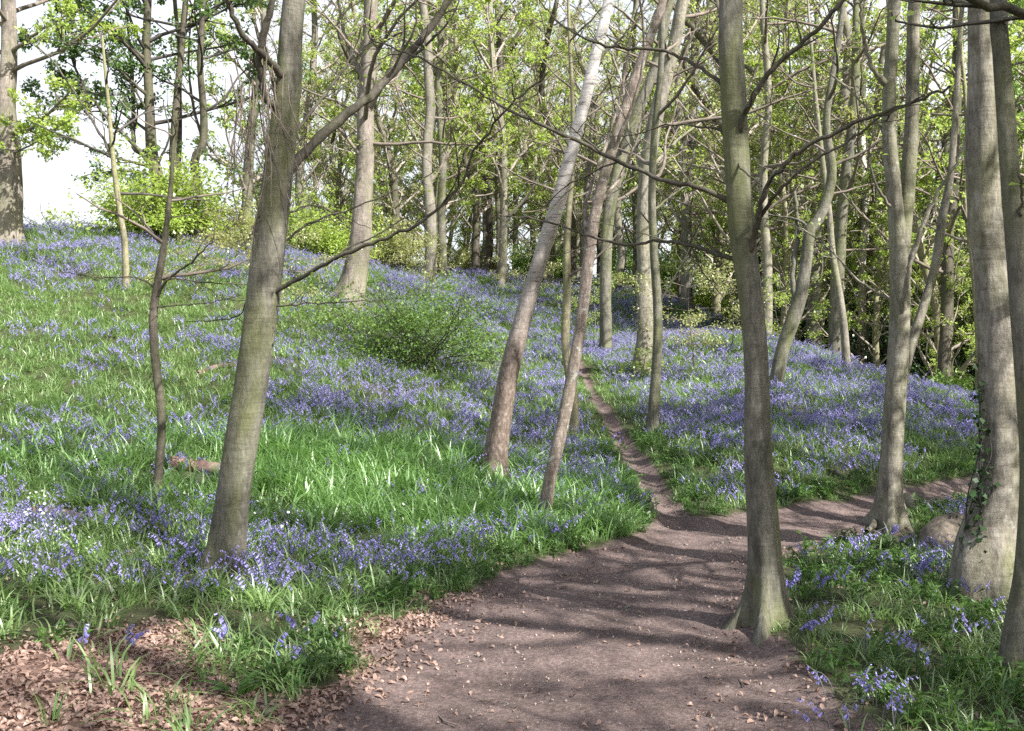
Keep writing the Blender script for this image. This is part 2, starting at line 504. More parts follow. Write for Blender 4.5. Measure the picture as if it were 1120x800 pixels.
PATH = np.vstack([gp((330, 798), (395, 745), (418, 705), (480, 661), (520, 642), (562, 622), (640, 602), (690, 588), (722, 572), (735, 562),
                     (775, 566), (830, 562), (880, 553), (930, 548), (985, 534), (1040, 524), (1100, 516)),
                  np.array([[9.5, 15.5], [10.5, 14.2]]),
                  gp((1100, 540), (1040, 545), (1004, 552), (985, 566), (1000, 585), (1010, 603), (985, 598), (930, 589), (893, 596), (862, 612), (850, 642),
                     (846, 668), (838, 690), (866, 722), (884, 752), (925, 798)),
                  np.array([[1.7, 3.5], [1.8, 1.5], [2.2, -6], [-1.2, -6], [-1.0, 1.0], [-1.0, 3.8]])])
LITTER = np.vstack([gp((-150, 718), (0, 716), (60, 708), (130, 700), (205, 684), (225, 690), (210, 715), (235, 735), (290, 765), (330, 770), (390, 742), (330, 800)),
                    np.array([[-1.0, 3.8], [-1.2, -4], [-6, -4], [-7, 4]])])
STRIP = gp((385, 745), (395, 700), (480, 660), (520, 650), (470, 690), (420, 740))
SMALL = gp((742, 572), (728, 552), (712, 528), (693, 500), (672, 468), (655, 441), (645, 424), (640, 412), (634, 398))
VERGE = np.vstack([gp((895, 596), (930, 590), (985, 600), (1040, 640)), gp((1118, 660), (1230, 740)), np.array([[3.3, 3.2], [1.75, 3.4]]),
                   gp((925, 798), (884, 752), (866, 722), (838, 690), (850, 642), (862, 612))])


def inside(poly, x, y):
    c = np.zeros(x.shape, bool); j = len(poly) - 1
    for i in range(len(poly)):
        xi, yi = poly[i]; xj, yj = poly[j]
        cond = ((yi > y) != (yj > y)) & (x < (xj - xi) * (y - yi) / (yj - yi + 1e-12) + xi)
        c ^= cond; j = i
    return c


def edge_dist(poly, x, y, closed=True):
    d = np.full(x.shape, 1e9); n = len(poly)
    for i in range(n if closed else n - 1):
        a = poly[i]; b = poly[(i + 1) % n]; ab = b - a
        t = np.clip(((x - a[0]) * ab[0] + (y - a[1]) * ab[1]) / (ab @ ab + 1e-12), 0, 1)
        d = np.minimum(d, np.hypot(x - a[0] - t * ab[0], y - a[1] - t * ab[1]))
    return d


def sd(poly, x, y):
    d = edge_dist(poly, x, y)
    return np.where(inside(poly, x, y), -d, d)


def wobble(x, y):
    return (fbm(x * 1.7, y * 1.7, 2) - .5) * .5 + (fbm(x * 6, y * 6, 5) - .5) * .22


def m_path(x, y):
    w = wobble(x, y)
    a = sd(PATH, x, y) + w * .8
    b = edge_dist(SMALL, x, y, False) - (.05 + .012 * np.maximum(0, 22 - y)) + w * .25
    return a, b


def m_litter(x, y):
    w = wobble(x, y)
    return np.minimum(sd(LITTER, x, y) + w * 1.0, sd(STRIP, x, y) + w)


# ------------------------------------------------------------------ ground, path, footpath as one seamless sheet
def axis(parts):
    out = []
    for a, b, st in parts:
        out.append(np.arange(a, b, st))
    return np.concatenate(out)


def geo(a, b, s0, g):
    v = [a]; s = s0
    while v[-1] < b:
        v.append(v[-1] + s); s *= g
    return np.array(v)


xs = np.concatenate([-geo(9, 420, .2, 1.12)[::-1], axis([(-8.8, -5, .12), (-5, 6, .06), (6, 9, .12)]), geo(9, 420, .2, 1.12)])
ys = np.concatenate([-geo(3, 300, .5, 1.25)[::-1], axis([(-2.6, 3.5, .25), (3.5, 12.5, .06), (12.5, 26, .12)]), geo(26, 420, .25, 1.1)])
GX, GY = np.meshgrid(xs, ys)
GZ = H(GX, GY)
pa, pb = m_path(GX, GY)
li = m_litter(GX, GY)
GZ = GZ - .05 * smooth(.1, -.3, pa) - .07 * smooth(.08, -.1, pb)
GZ = GZ + ((fbm(GX * 9, GY * 9, 6) - .5) * .022 + (fbm(GX * 2.7, GY * 2.7, 3) - .5) * .035) * smooth(.2, -.2, np.minimum(pa, li))
ny, nx = GX.shape
idx = np.arange(nx * ny).reshape(ny, nx)
quads = np.stack([idx[:-1, :-1], idx[:-1, 1:], idx[1:, 1:], idx[1:, :-1]], -1).reshape(-1, 4)
fa = np.minimum.reduce([pa[:-1, :-1], pa[1:, 1:]]).ravel(); fb = np.minimum(pb[:-1, :-1], pb[1:, 1:]).ravel()


def ground_material():
    m, nt, out, N, Lk = newmat('woodland_floor')
    pos = N('ShaderNodeNewGeometry').outputs['Position']
    ap = N('ShaderNodeAttribute', attribute_name='path').outputs['Fac']
    al = N('ShaderNodeAttribute', attribute_name='litter').outputs['Fac']
    n1 = noise(N, Lk, pos, 2.2, 5, .65); n2 = noise(N, Lk, pos, 38, 5, .75); n3 = noise(N, Lk, pos, 140, 2, .6)
    soil = ramp(N, Lk, n2, [(.3, (.07, .052, .046)), (.52, (.155, .115, .104)), (.72, (.27, .205, .185))])
    soil = mix(N, Lk, 1.0, soil, ramp(N, Lk, n1, [(.32, (.62, .60, .59)), (.5, (1, 1, 1)), (.68, (1.3, 1.27, 1.24))]), 'MULTIPLY')
    fl = ramp(N, Lk, n3, [(.66, (0, 0, 0)), (.72, (1, 1, 1))])
    soil = mix(N, Lk, fl, soil, (.34, .27, .24))
    vor = N('ShaderNodeTexVoronoi', Scale=26); Lk(pos, vor.inputs['Vector'])
    sepc = N('ShaderNodeSeparateColor'); Lk(vor.outputs['Color'], sepc.inputs[0])
    lit = ramp(N, Lk, sepc.outputs[0], [(0, (.10, .06, .045)), (.5, (.24, .15, .115)), (1, (.42, .28, .22))])
    lit = mix(N, Lk, 1.0, lit, ramp(N, Lk, n2, [(.3, (.5, .5, .5)), (.65, (1.15, 1.15, 1.15))]), 'MULTIPLY')
    und = ramp(N, Lk, n2, [(.3, (.035, .04, .02)), (.55, (.07, .075, .035)), (.75, (.12, .10, .06))])
    w = ramp(N, Lk, noise(N, Lk, pos, 16, 4, .7), [(.35, (.0, .0, .0)), (.65, (1, 1, 1))])
    def soft(a):
        x = N('ShaderNodeMath', operation='MULTIPLY_ADD'); Lk(w, x.inputs[0]); x.inputs[1].default_value = .6; Lk(a, x.inputs[2])
        y = N('ShaderNodeMapRange'); y.inputs['From Min'].default_value = .65; y.inputs['From Max'].default_value = .95; Lk(x.outputs[0], y.inputs['Value'])
        return y.outputs[0]
    col = mix(N, Lk, soft(al), und, lit)
    col = mix(N, Lk, soft(ap), col, soil)
    b = N('ShaderNodeBsdfPrincipled', Roughness=.93); b.inputs['Specular IOR Level'].default_value = .2
    Lk(col, b.inputs['Base Color'])
    hs = N('ShaderNodeMath', operation='MULTIPLY_ADD'); Lk(n3, hs.inputs[0]); hs.inputs[1].default_value = .35; Lk(n2, hs.inputs[2])
    bp = N('ShaderNodeBump', Strength=.7, Distance=.03); Lk(hs.outputs[0], bp.inputs['Height']); Lk(bp.outputs[0], b.inputs['Normal'])
    Lk(b.outputs[0], out.inputs[0])
    return m


gmat = ground_material()
ALLV = np.stack([GX, GY, GZ], -1).reshape(-1, 3)
PV = smooth(.18, -.12, pa).ravel(); PV = np.maximum(PV, smooth(.10, -.04, pb).ravel()); LV = smooth(.3, -.2, li).ravel()
sel_s = fb < .02
sel_p = (fa < 0) & ~sel_s
for nm, sel in (('ground', ~(sel_s | sel_p)), ('path', sel_p), ('footpath', sel_s)):
    q = quads[sel]
    used = np.unique(q); re = np.zeros(len(ALLV), int); re[used] = np.arange(len(used))
    mb = MB(); mb.add(ALLV[used], re[q])
    o = mb.build(nm, gmat); o['kind'] = 'structure'
    for an, arr in (('path', PV), ('litter', LV)):
        at_ = o.data.attributes.new(an, 'FLOAT', 'POINT'); at_.data.foreach_set('value', arr[used].astype(np.float32))
bpy.data.objects['path']['label'] = 'wide bare brown earth path curving right through the wood'
bpy.data.objects['footpath']['label'] = 'narrow trodden earth path climbing between the bluebells'


# ------------------------------------------------------------------ scattered ground plants: small plants repeated beyond counting
def strip(mb, pts, w, side, m=0):
    n = len(pts); w = np.asarray(w)[:, None]
    V = np.stack([pts - side * w * .5, pts + side * w * .5], 1).reshape(-1, 3)
    i = np.arange(n - 1)[:, None] * 2
    mb.add(V, np.concatenate([i, i + 1, i + 3, i + 2], 1), m=m)


def blade(mb, r, base, h, lean, wid, m=0, n=5, az=None):
    a = r.random() * 6.283 if az is None else az
    dirn = np.array([math.cos(a), math.sin(a), 0]); sd_ = np.array([-math.sin(a + r.normal() * .5), math.cos(a), 0])
    t = np.linspace(0, 1, n)
    hh = h * (t - lean * .45 * t ** 2.6); out_ = h * lean * .85 * t ** 1.7
    pts = np.array(base)[None] + dirn * out_[:, None] + np.array([0, 0, 1.]) * hh[:, None]
    w = wid * np.array([.75, 1, .95, .7, .08])[:n] if n == 5 else wid * np.linspace(1, .1, n)
    strip(mb, pts, w, sd_ / np.linalg.norm(sd_), m)


def clump_leaf(r, n, h, lean, wid, rad, m=0):
    mb = MB()
    for _ in range(n):
        a = r.random() * 6.283; q = rad * math.sqrt(r.random())
        blade(mb, r, (q * math.cos(a), q * math.sin(a), -.02), h * r.uniform(.6, 1.2), lean * r.uniform(.4, 1.4), wid * r.uniform(.7, 1.25), m,
              az=a + r.normal() * .9)
    return mb


def floret(mb, r, p, d, L, w, s=5, m=1):
    d = d / np.linalg.norm(d)
    u = np.cross(d, [0.3, .2, 1.]); u = u / np.linalg.norm(u); v = np.cross(d, u)
    a = np.arange(s) * 6.283 / s
    rr = [(0, .12), (.25, .48), (.75, .5), (1.0, .85)]
    V = np.concatenate([p + d * L * t + (np.cos(a)[:, None] * u + np.sin(a)[:, None] * v) * w * k for t, k in rr])
    q = []
    for i in range(3):
        for j in range(s):
            q.append([i * s + j, i * s + (j + 1) % s, (i + 1) * s + (j + 1) % s, (i + 1) * s + j])
    mb.add(V, q, m=m)


def bluebell_stem(mb, r, base, h, nf, big=1.0):
    a = r.random() * 6.283
    dx = np.array([math.cos(a), math.sin(a), 0])
    t = np.linspace(0, 1, 6)
    ln = r.uniform(.05, .25)
    path = np.array(base)[None] + np.array([0, 0, 1.]) * (h * (t - .22 * t ** 4))[:, None] + dx * (h * (ln * t ** 2 + .30 * t ** 4))[:, None]
    tubes(mb, path, np.linspace(.0035, .0018, 6) * big, 3, 0)
    for k in range(nf):
        tt = .55 + .45 * (k + .5 + r.normal() * .25) / nf; tt = min(max(tt, .5), .99)
        f = tt * 5; i = min(int(f), 4)
        p = path[i] + (path[i + 1] - path[i]) * (f - i)
        b = a + r.normal() * .75
        d = np.array([math.cos(b) * .75, math.sin(b) * .75, -.75 + .5 * (tt > .97)])
        p = p + d * .006
        sz = (1.15 - .5 * (tt - .58) / .42) * big
        floret(mb, r, p, d, .0205 * sz, .0102 * sz)


def clump_bells(r, n, h, rad, nf, leaves=3):
    mb = MB()
    for _ in range(n):
        a = r.random() * 6.283; q = rad * math.sqrt(r.random())
        bluebell_stem(mb, r, (q * math.cos(a), q * math.sin(a), -.02), h * r.uniform(.75, 1.2), int(nf * r.uniform(.7, 1.3)), r.uniform(.85, 1.15))
    for _ in range(leaves):
        a = r.random() * 6.283
        blade(mb, r, (rad * .7 * math.cos(a), rad * .7 * math.sin(a), -.02), h * r.uniform(.6, .9), r.uniform(.4, 1.1), .012, 2)
    return mb


def clump_mercury(r, n, h, rad):
    mb = MB(); ps = []; ds = []
    for _ in range(n):
        a = r.random() * 6.283; q = rad * math.sqrt(r.random())
        b = np.array([q * math.cos(a), q * math.sin(a), 0.])
        hh = h * r.uniform(.6, 1.2)
        top = b + np.array([r.normal() * .03, r.normal() * .03, hh])
        tubes(mb, np.array([b - [0, 0, .02], (b + top) / 2, top]), np.array([.002, .002, .0015]), 3, 0)
        for k in range(7):
            z = .35 + .65 * k / 6
            an = r.random() * 6.283
            ps.append(b + (top - b) * z); ds.append([math.cos(an), math.sin(an), .25])
    leaf_quads(mb, np.array(ps), nrm(np.array(ds)), .058, r, 0, .15, .34)
    return mb


def clump_white(r, n, rad):
    mb = MB()
    for _ in range(n):
        a = r.random() * 6.283; q = rad * math.sqrt(r.random())
        b = np.array([q * math.cos(a), q * math.sin(a), 0]); h = r.uniform(.18, .32)
        t = b + np.array([r.normal() * .03, r.normal() * .03, h])
        tubes(mb, np.array([b, (b + t) / 2, t]), np.array([.0015] * 3), 3, 0)
        nn = nrm(np.array([r.normal() * .4 + .2, r.normal() * .4 - .7, .8]))
        u = nrm(np.cross(nn, [1, 0, .1])); v = np.cross(nn, u)
        for k in range(5):
            c, s_ = math.cos(k * 1.2566), math.sin(k * 1.2566)
            d = u * c + v * s_; w = -u * s_ + v * c
            mb.add([t, t + d * .007 + w * .0035, t + d * .011, t + d * .007 - w * .0035], [[0, 1, 2, 3]], m=1)
    return mb


def dead_leaf(r, L, curl):
    mb = MB(); n = 4
    t = np.linspace(0, 1, n + 1)
    w = L * .3 * np.array([.15, .85, 1, .7, .05])
    z = curl * L * np.sin(t * 3.0) * .35
    V = []
    for i in range(n + 1):
        for s_ in (-1, 0, 1):
            V.append([(t[i] - .5) * L, s_ * w[i], z[i] + abs(s_) * w[i] * curl * .8 + .004])
    q = []
    for i in range(n):
        for j in range(2):
            q.append([i * 3 + j, (i + 1) * 3 + j, (i + 1) * 3 + j + 1, i * 3 + j + 1])
    mb.add(V, q)
    return mb


def scatter(name, kinds, mats, pts, scl, tilt, pick=None, label=None, rs=0):
    """one object whose small plants are repeated over the points"""
    r = np.random.default_rng(rs + 500)
    col = bpy.data.collections.new(name + '_kinds')
    for i, mb in enumerate(kinds):
        o = bpy.data.objects.new('%s_kind_%02d' % (name, i), mb.mesh(name + '_kind', mats))
        col.objects.link(o)
    n = len(pts)
    me = bpy.data.meshes.new(name)
    me.vertices.add(n); me.vertices.foreach_set('co', pts.astype(np.float32).ravel())
    rot = np.c_[r.normal(size=n) * tilt, r.normal(size=n) * tilt, r.random(n) * 6.283].astype(np.float32)
    a = me.attributes.new('turn', 'FLOAT_VECTOR', 'POINT'); a.data.foreach_set('vector', rot.ravel())
    a = me.attributes.new('size', 'FLOAT', 'POINT'); a.data.foreach_set('value', scl.astype(np.float32))
    if pick is None:
        pick = r.integers(0, len(kinds), n)
    a = me.attributes.new('pick', 'INT', 'POINT'); a.data.foreach_set('value', pick.astype(np.int32))
    ob = bpy.data.objects.new(name, me); COL.objects.link(ob); ob['kind'] = 'stuff'
    if label:
        ob['label'] = label
    ng = bpy.data.node_groups.new(name + '_spread', 'GeometryNodeTree')
    ng.interface.new_socket('Geometry', in_out='INPUT', socket_type='NodeSocketGeometry')
    ng.interface.new_socket('Geometry', in_out='OUTPUT', socket_type='NodeSocketGeometry')
    N = ng.nodes.new; Lk = ng.links.new
    gi, go, ip, ci = N('NodeGroupInput'), N('NodeGroupOutput'), N('GeometryNodeInstanceOnPoints'), N('GeometryNodeCollectionInfo')
    ci.inputs['Collection'].default_value = col; ci.inputs['Separate Children'].default_value = True; ci.inputs['Reset Children'].default_value = True
    def attr(nm, ty):
        x = N('GeometryNodeInputNamedAttribute'); x.data_type = ty; x.inputs['Name'].default_value = nm; return x.outputs['Attribute']
    Lk(gi.outputs[0], ip.inputs['Points']); Lk(ci.outputs[0], ip.inputs['Instance'])
    ip.inputs['Pick Instance'].default_value = True
    Lk(attr('pick', 'INT'), ip.inputs['Instance Index']); Lk(attr('size', 'FLOAT'), ip.inputs['Scale'])
    e = N('FunctionNodeEulerToRotation'); Lk(attr('turn', 'FLOAT_VECTOR'), e.inputs[0]); Lk(e.outputs[0], ip.inputs['Rotation'])
    Lk(ip.outputs[0], go.inputs[0])
    md = ob.modifiers.new('spread', 'NODES'); md.node_group = ng
    return ob


def candidates(dens, d0, d1, k0=-.66, k1=.66, rs=1):
    """random places in a fan in front of the viewer, dens per square metre at 8 m, thinning with distance"""
    r = np.random.default_rng(rs)
    area = (k1 - k0) * (d1 ** 2 - d0 ** 2) / 2
    n = int(area * dens)
    y = np.sqrt(r.uniform(d0 ** 2, d1 ** 2, n)); x = r.uniform(k0, k1, n) * y
    keep = r.random(n) < np.clip(18 / y, .28, 1)
    return x[keep], y[keep], r


def clearance(x, y):
    a, b = m_path(x, y)
    return np.minimum(a, b), m_litter(x, y)


# patches that are grassier or bluer than the rest, as circles on the ground: (pixel x, pixel y, radius in metres)
def patch(x, y, lst):
    v = np.zeros_like(x)
    for px, py, rx, ry in lst:
        c = at(px, py)
        v = np.maximum(v, np.exp(-(((x - c[0]) / rx) ** 2 + ((y - c[1]) / ry) ** 2)))
    return v


GREEN = [(400, 535, 2.4, 1.5), (510, 575, 1.6, 1.0), (330, 500, 1.0, .9), (640, 585, 1.2, .7), (90, 350, 2.6, 2.6), (30, 440, 1.5, 1.5), (60, 670, 1.4, .4), (300, 700, 1.6, .5),
         (200, 340, 1.6, 1.6), (560, 610, 1.2, .5)]
BLUE = [(480, 445, 4.2, 1.8), (330, 440, 2.5, 1.5), (620, 480, 1.3, 2.2), (660, 530, .9, 1.2), (100, 580, 1.4, .7), (30, 600, .8, .5), (200, 590, .9, .7), (150, 470, 1.6, 1.2), (450, 620, 1.2, .7), (380, 610, 1.0, .6), (300, 600, 1.0, .6), (110, 620, 1.6, .6), (520, 590, .8, .5),
        (230, 400, 2.5, 1.8), (560, 370, 4, 4), (760, 450, 2.5, 3), (860, 400, 3, 4), (980, 425, 3, 3), (1060, 440, 2, 3), (700, 380, 3, 5), (50, 290, 4, 3), (480, 330, 4, 5),
        (690, 505, .5, 1.5), (250, 280, 5, 4), (730, 340, 4, 6)]
LUSH = [(400, 535, 2.4, 1.3), (500, 560, 1.6, .9), (330, 500, 1.0, .7), (620, 585, 1.2, .6)]

r0 = np.random.default_rng(77)
# leaves everywhere on the slope
x, y, r = candidates(54, 4.0, 40, rs=1)
pm, lm = clearance(x, y)
keep = (pm > .04) & (lm > r.normal(size=len(x)) * .1 + .03)
keep |= (pm > .05) & (lm <= .05) & (r.random(len(x)) < .025 + .22 * (fbm(x * 1.1, y * 1.1, 3) > .62))
vg = inside(VERGE, x, y)
keep &= ~vg | (r.random(len(x)) < .9)
gap = fbm(x * .8, y * .8, 7)
keep &= (gap > .30) | (r.random(len(x)) < .35)
vgk = vg[keep]; x, y, pm = x[keep], y[keep], pm[keep]
gr = patch(x, y, LUSH)
for bx_, by_ in ((243, 628), (537, 518), (592, 568), (976, 580)):
    q_ = at(bx_, by_); near_ = np.hypot(x - q_[0], y - q_[1] + .12) < .42
    gr = np.where(near_, 0, gr); pm = np.where(near_, .03, pm)
z = H(x, y)
lush = r.random(len(x)) < gr * 1.2
size = r.uniform(.7, 1.15, len(x)) * (1 + .35 * lush) * np.where(vgk, .72, 1) * (.55 + .45 * smooth(0, .5, pm)) * (1 + np.clip(y - 20, 0, 20) * .012)
pick = np.where(lush, r.integers(6, 9, len(x)), r.integers(0, 6, len(x)))
kinds = [clump_leaf(r0, 15, .24, 1.1, .0115, .09) for _ in range(4)] + [clump_leaf(r0, 12, .27, .85, .0105, .08) for _ in range(2)] + \
        [clump_leaf(r0, 20, .31, .85, .012, .11, 1) for _ in range(3)]
scatter('bluebell_leaves', kinds, [M['grass'], M['grassb']], np.c_[x, y, z], size, .12, pick, 'green strap leaves of the bluebells covering the slopes', 1)

# the flowers
x, y, r = candidates(42, 4.3, 44, rs=2)
pm, lm = clearance(x, y)
den = .34 * smooth(.36, .62, fbm(x * .55, y * .55, 5)) + .13
den = den + .85 * patch(x, y, BLUE) * (.18 + .82 * smooth(.40, .58, fbm(x * .9 + 5, y * .9, 6)))
den = den * (1 - .88 * patch(x, y, GREEN))
den = den * smooth(.1, .7, pm) * np.where(lm > .3, 1, .06)
vg = inside(VERGE, x, y)
den = np.where(vg, .11 + .5 * smooth(2.6, 4.0, x) * smooth(.45, .65, fbm(x * 1.3, y * 1.3, 2)), den)
den = den * np.where(y > 20, 1.1, 1) * (.30 + 1.25 * smooth(.34, .66, fbm(x * 2.6, y * 2.6, 4)))
den = den * (1 - .45 * smooth(-2.2, -4.2, x) * smooth(8.5, 10.5, y))
den = np.where(y < 7.5, den * .8, den)
keep = r.random(len(x)) < den
x, y = x[keep], y[keep]
z = H(x, y)
kinds = [clump_bells(r0, 3, .27, .15, 7) for _ in range(4)] + [clump_bells(r0, 5, .30, .2, 7) for _ in range(3)] + [clump_bells(r0, 7, .28, .24, 6) for _ in range(3)]
scatter('bluebell_flowers', kinds, [M['bellstem'], M['bell'], M['grass']], np.c_[x, y, z], r.uniform(.75, 1.2, len(x)) * (1 + np.clip(y - 18, 0, 20) * .012), .1,
        None, 'violet blue bluebell flowers massed over the wooded slopes', 2)

# low broad-leaved ground cover, mostly on the right-hand verge and path edges
x, y, r = candidates(40, 3.9, 16, rs=3)
pm, lm = clearance(x, y)
vg = inside(VERGE, x, y)
den = np.where(vg, .55, .7 * np.exp(-((pm - .25) / .3) ** 2) * (pm > 0) + .06)
den = den * np.where(lm > .1, 1, .06) * (pm > .02)
den = den * np.where(vg & (fbm(x * 1.5, y * 1.5, 6) < .40), .35, 1)
keep = r.random(len(x)) < den
x, y = x[keep], y[keep]
scatter('ground_cover', [clump_mercury(r0, 6, .13, .12) for _ in range(5)], [M['mercury']], np.c_[x, y, H(x, y)], r.uniform(.6, 1.1, len(x)), .1, None,
        'low broad leaved ground cover beside the path', 3)

# white stitchwort by the left-hand trunk
pts = []
for px, py, s_, n in ((24, 603, .22, 10), (45, 580, .3, 4), (190, 610, .35, 3), (75, 640, .4, 3), (385, 590, .2, 3), (345, 605, .3, 2), (30, 625, .3, 3), (130, 560, .3, 2)):
    c = at(px, py)
    for _ in range(n):
        pts.append([c[0] + r0.normal() * s_, c[1] + r0.normal() * s_ * .6])
pts = np.array(pts)
scatter('stitchwort_flowers', [clump_white(r0, 4, .07) for _ in range(3)], [M['mercury'], M['white']], np.c_[pts, H(pts[:, 0], pts[:, 1])], r0.uniform(.9, 1.4, len(pts)), .1, None,
        'tiny white star flowers scattered low among the bluebells', 4)

# fallen leaves
x, y, r = candidates(1900, 3.6, 9.5, -.75, .75, rs=5)
pm, lm = clearance(x, y)
den = np.where(lm < 0, .75, .40 * np.exp(-np.maximum(lm, 0) / .22)) * np.where(pm < -.15, .35, 1)
den = np.maximum(den, np.where(pm < 0, .006 + .10 * np.exp(pm / .22) + .018 * (fbm(x * 1.4, y * 1.4, 3) > .66), .03))
keep = r.random(len(x)) < den
x, y = x[keep], y[keep]
scatter('fallen_leaves', [dead_leaf(r0, r0.uniform(.026, .046), r0.uniform(.1, 1.0)) for _ in range(10)], [M['deadleaf']], np.c_[x, y, H(x, y) - .05 * smooth(.1, -.3, pm[keep])], r.uniform(.6, 1.25, len(x)), .42, None,
        'dry pinkish brown beech leaves lying on the ground', 5)
x, y, r = candidates(420, 3.6, 15, -.5, .6, rs=6)
pm, lm = clearance(x, y)
keep = (pm < -.02) & (r.random(len(x)) < .12 + .25 * (fbm(x * 1.2, y * 1.2, 1) > .55))
x, y = x[keep], y[keep]
scatter('path_debris', [dead_leaf(r0, r0.uniform(.008, .022), r0.uniform(.2, 1.4)) for _ in range(6)], [M['chip']], np.c_[x, y, H(x, y) - .052], r.uniform(.6, 1.3, len(x)), .5, None,
        'small flecks of wood and dry leaf trodden into the path', 6)


def pebble(r):
    mb = MB(); a = np.arange(7) * 2 * np.pi / 7; V = []
    for e in (-.6, .1, .75, 1.35):
        for q in a:
            k = r.uniform(.8, 1.15)
            V.append([math.cos(q) * math.cos(e) * k, math.sin(q) * math.cos(e) * k * .8, math.sin(e) * .55 * k])
    q = [[i * 7 + j, i * 7 + (j + 1) % 7, (i + 1) * 7 + (j + 1) % 7, (i + 1) * 7 + j] for i in range(3) for j in range(7)]
    mb.add(np.array(V) * r.uniform(.008, .018), q)
    return mb


M['stone'] = plain('path_stone', (.10, .085, .075), (.32, .28, .25), 30, .9, .3)
x, y, r = candidates(60, 3.6, 14, -.4, .55, rs=9)
pm, lm = clearance(x, y)
keep = (pm < 0) & (r.random(len(x)) < .12 + .5 * (fbm(x * .9, y * .9, 2) > .58))
x, y = x[keep], y[keep]
scatter('path_stones', [pebble(r0) for _ in range(5)], [M['stone']], np.c_[x, y, H(x, y) - .053], r.uniform(.4, 1.2, len(x)), .3, None, 'small stones bedded in the earth path', 9)


def stick(r):
    mb = MB(); L = r.uniform(.06, .22)
    c = wander(np.array([-L / 2, 0, .006]), np.array([1., r.normal() * .2, 0]), L, 6, .14, 0, r)
    c[:, 2] = .006
    tubes(mb, c, np.linspace(.004, .002, 7) * r.uniform(.6, 1.2), 4)
    return mb


x, y, r = candidates(30, 3.6, 11, -.7, .6, rs=8)
pm, lm = clearance(x, y)
keep = ((lm < .2) | ((pm < .1) & (r.random(len(x)) < .35))) & (r.random(len(x)) < .5)
x, y = x[keep], y[keep]
scatter('fallen_twigs', [stick(r0) for _ in range(6)], [M['twig']], np.c_[x, y, H(x, y) - .05 * smooth(.1, -.3, pm[keep])], r.uniform(.6, 1.3, len(x)), .08, None,
        'small dead twigs lying on the litter and the path', 8)


# ------------------------------------------------------------------ things
def thing(name, label, cat, loc, group=None):
    o = bpy.data.objects.new(name, None); COL.objects.link(o)
    o.location = loc; o['label'] = label; o['category'] = cat; o.empty_display_size = .3
    if group:
        o['group'] = group
    return o


def retag(o, label, group=None):
    o['label'] = label
    if group:
        o['group'] = group


TW = dict(dens=2.2, len=.42, n=4, jit=.16, up=.03, s=3, rad=.5, ang=.75, rmin=.0022)
TW2 = dict(dens=5.0, len=.40, n=3, jit=.18, up=.02, s=3, rad=.55, ang=.7, rmin=.0018)


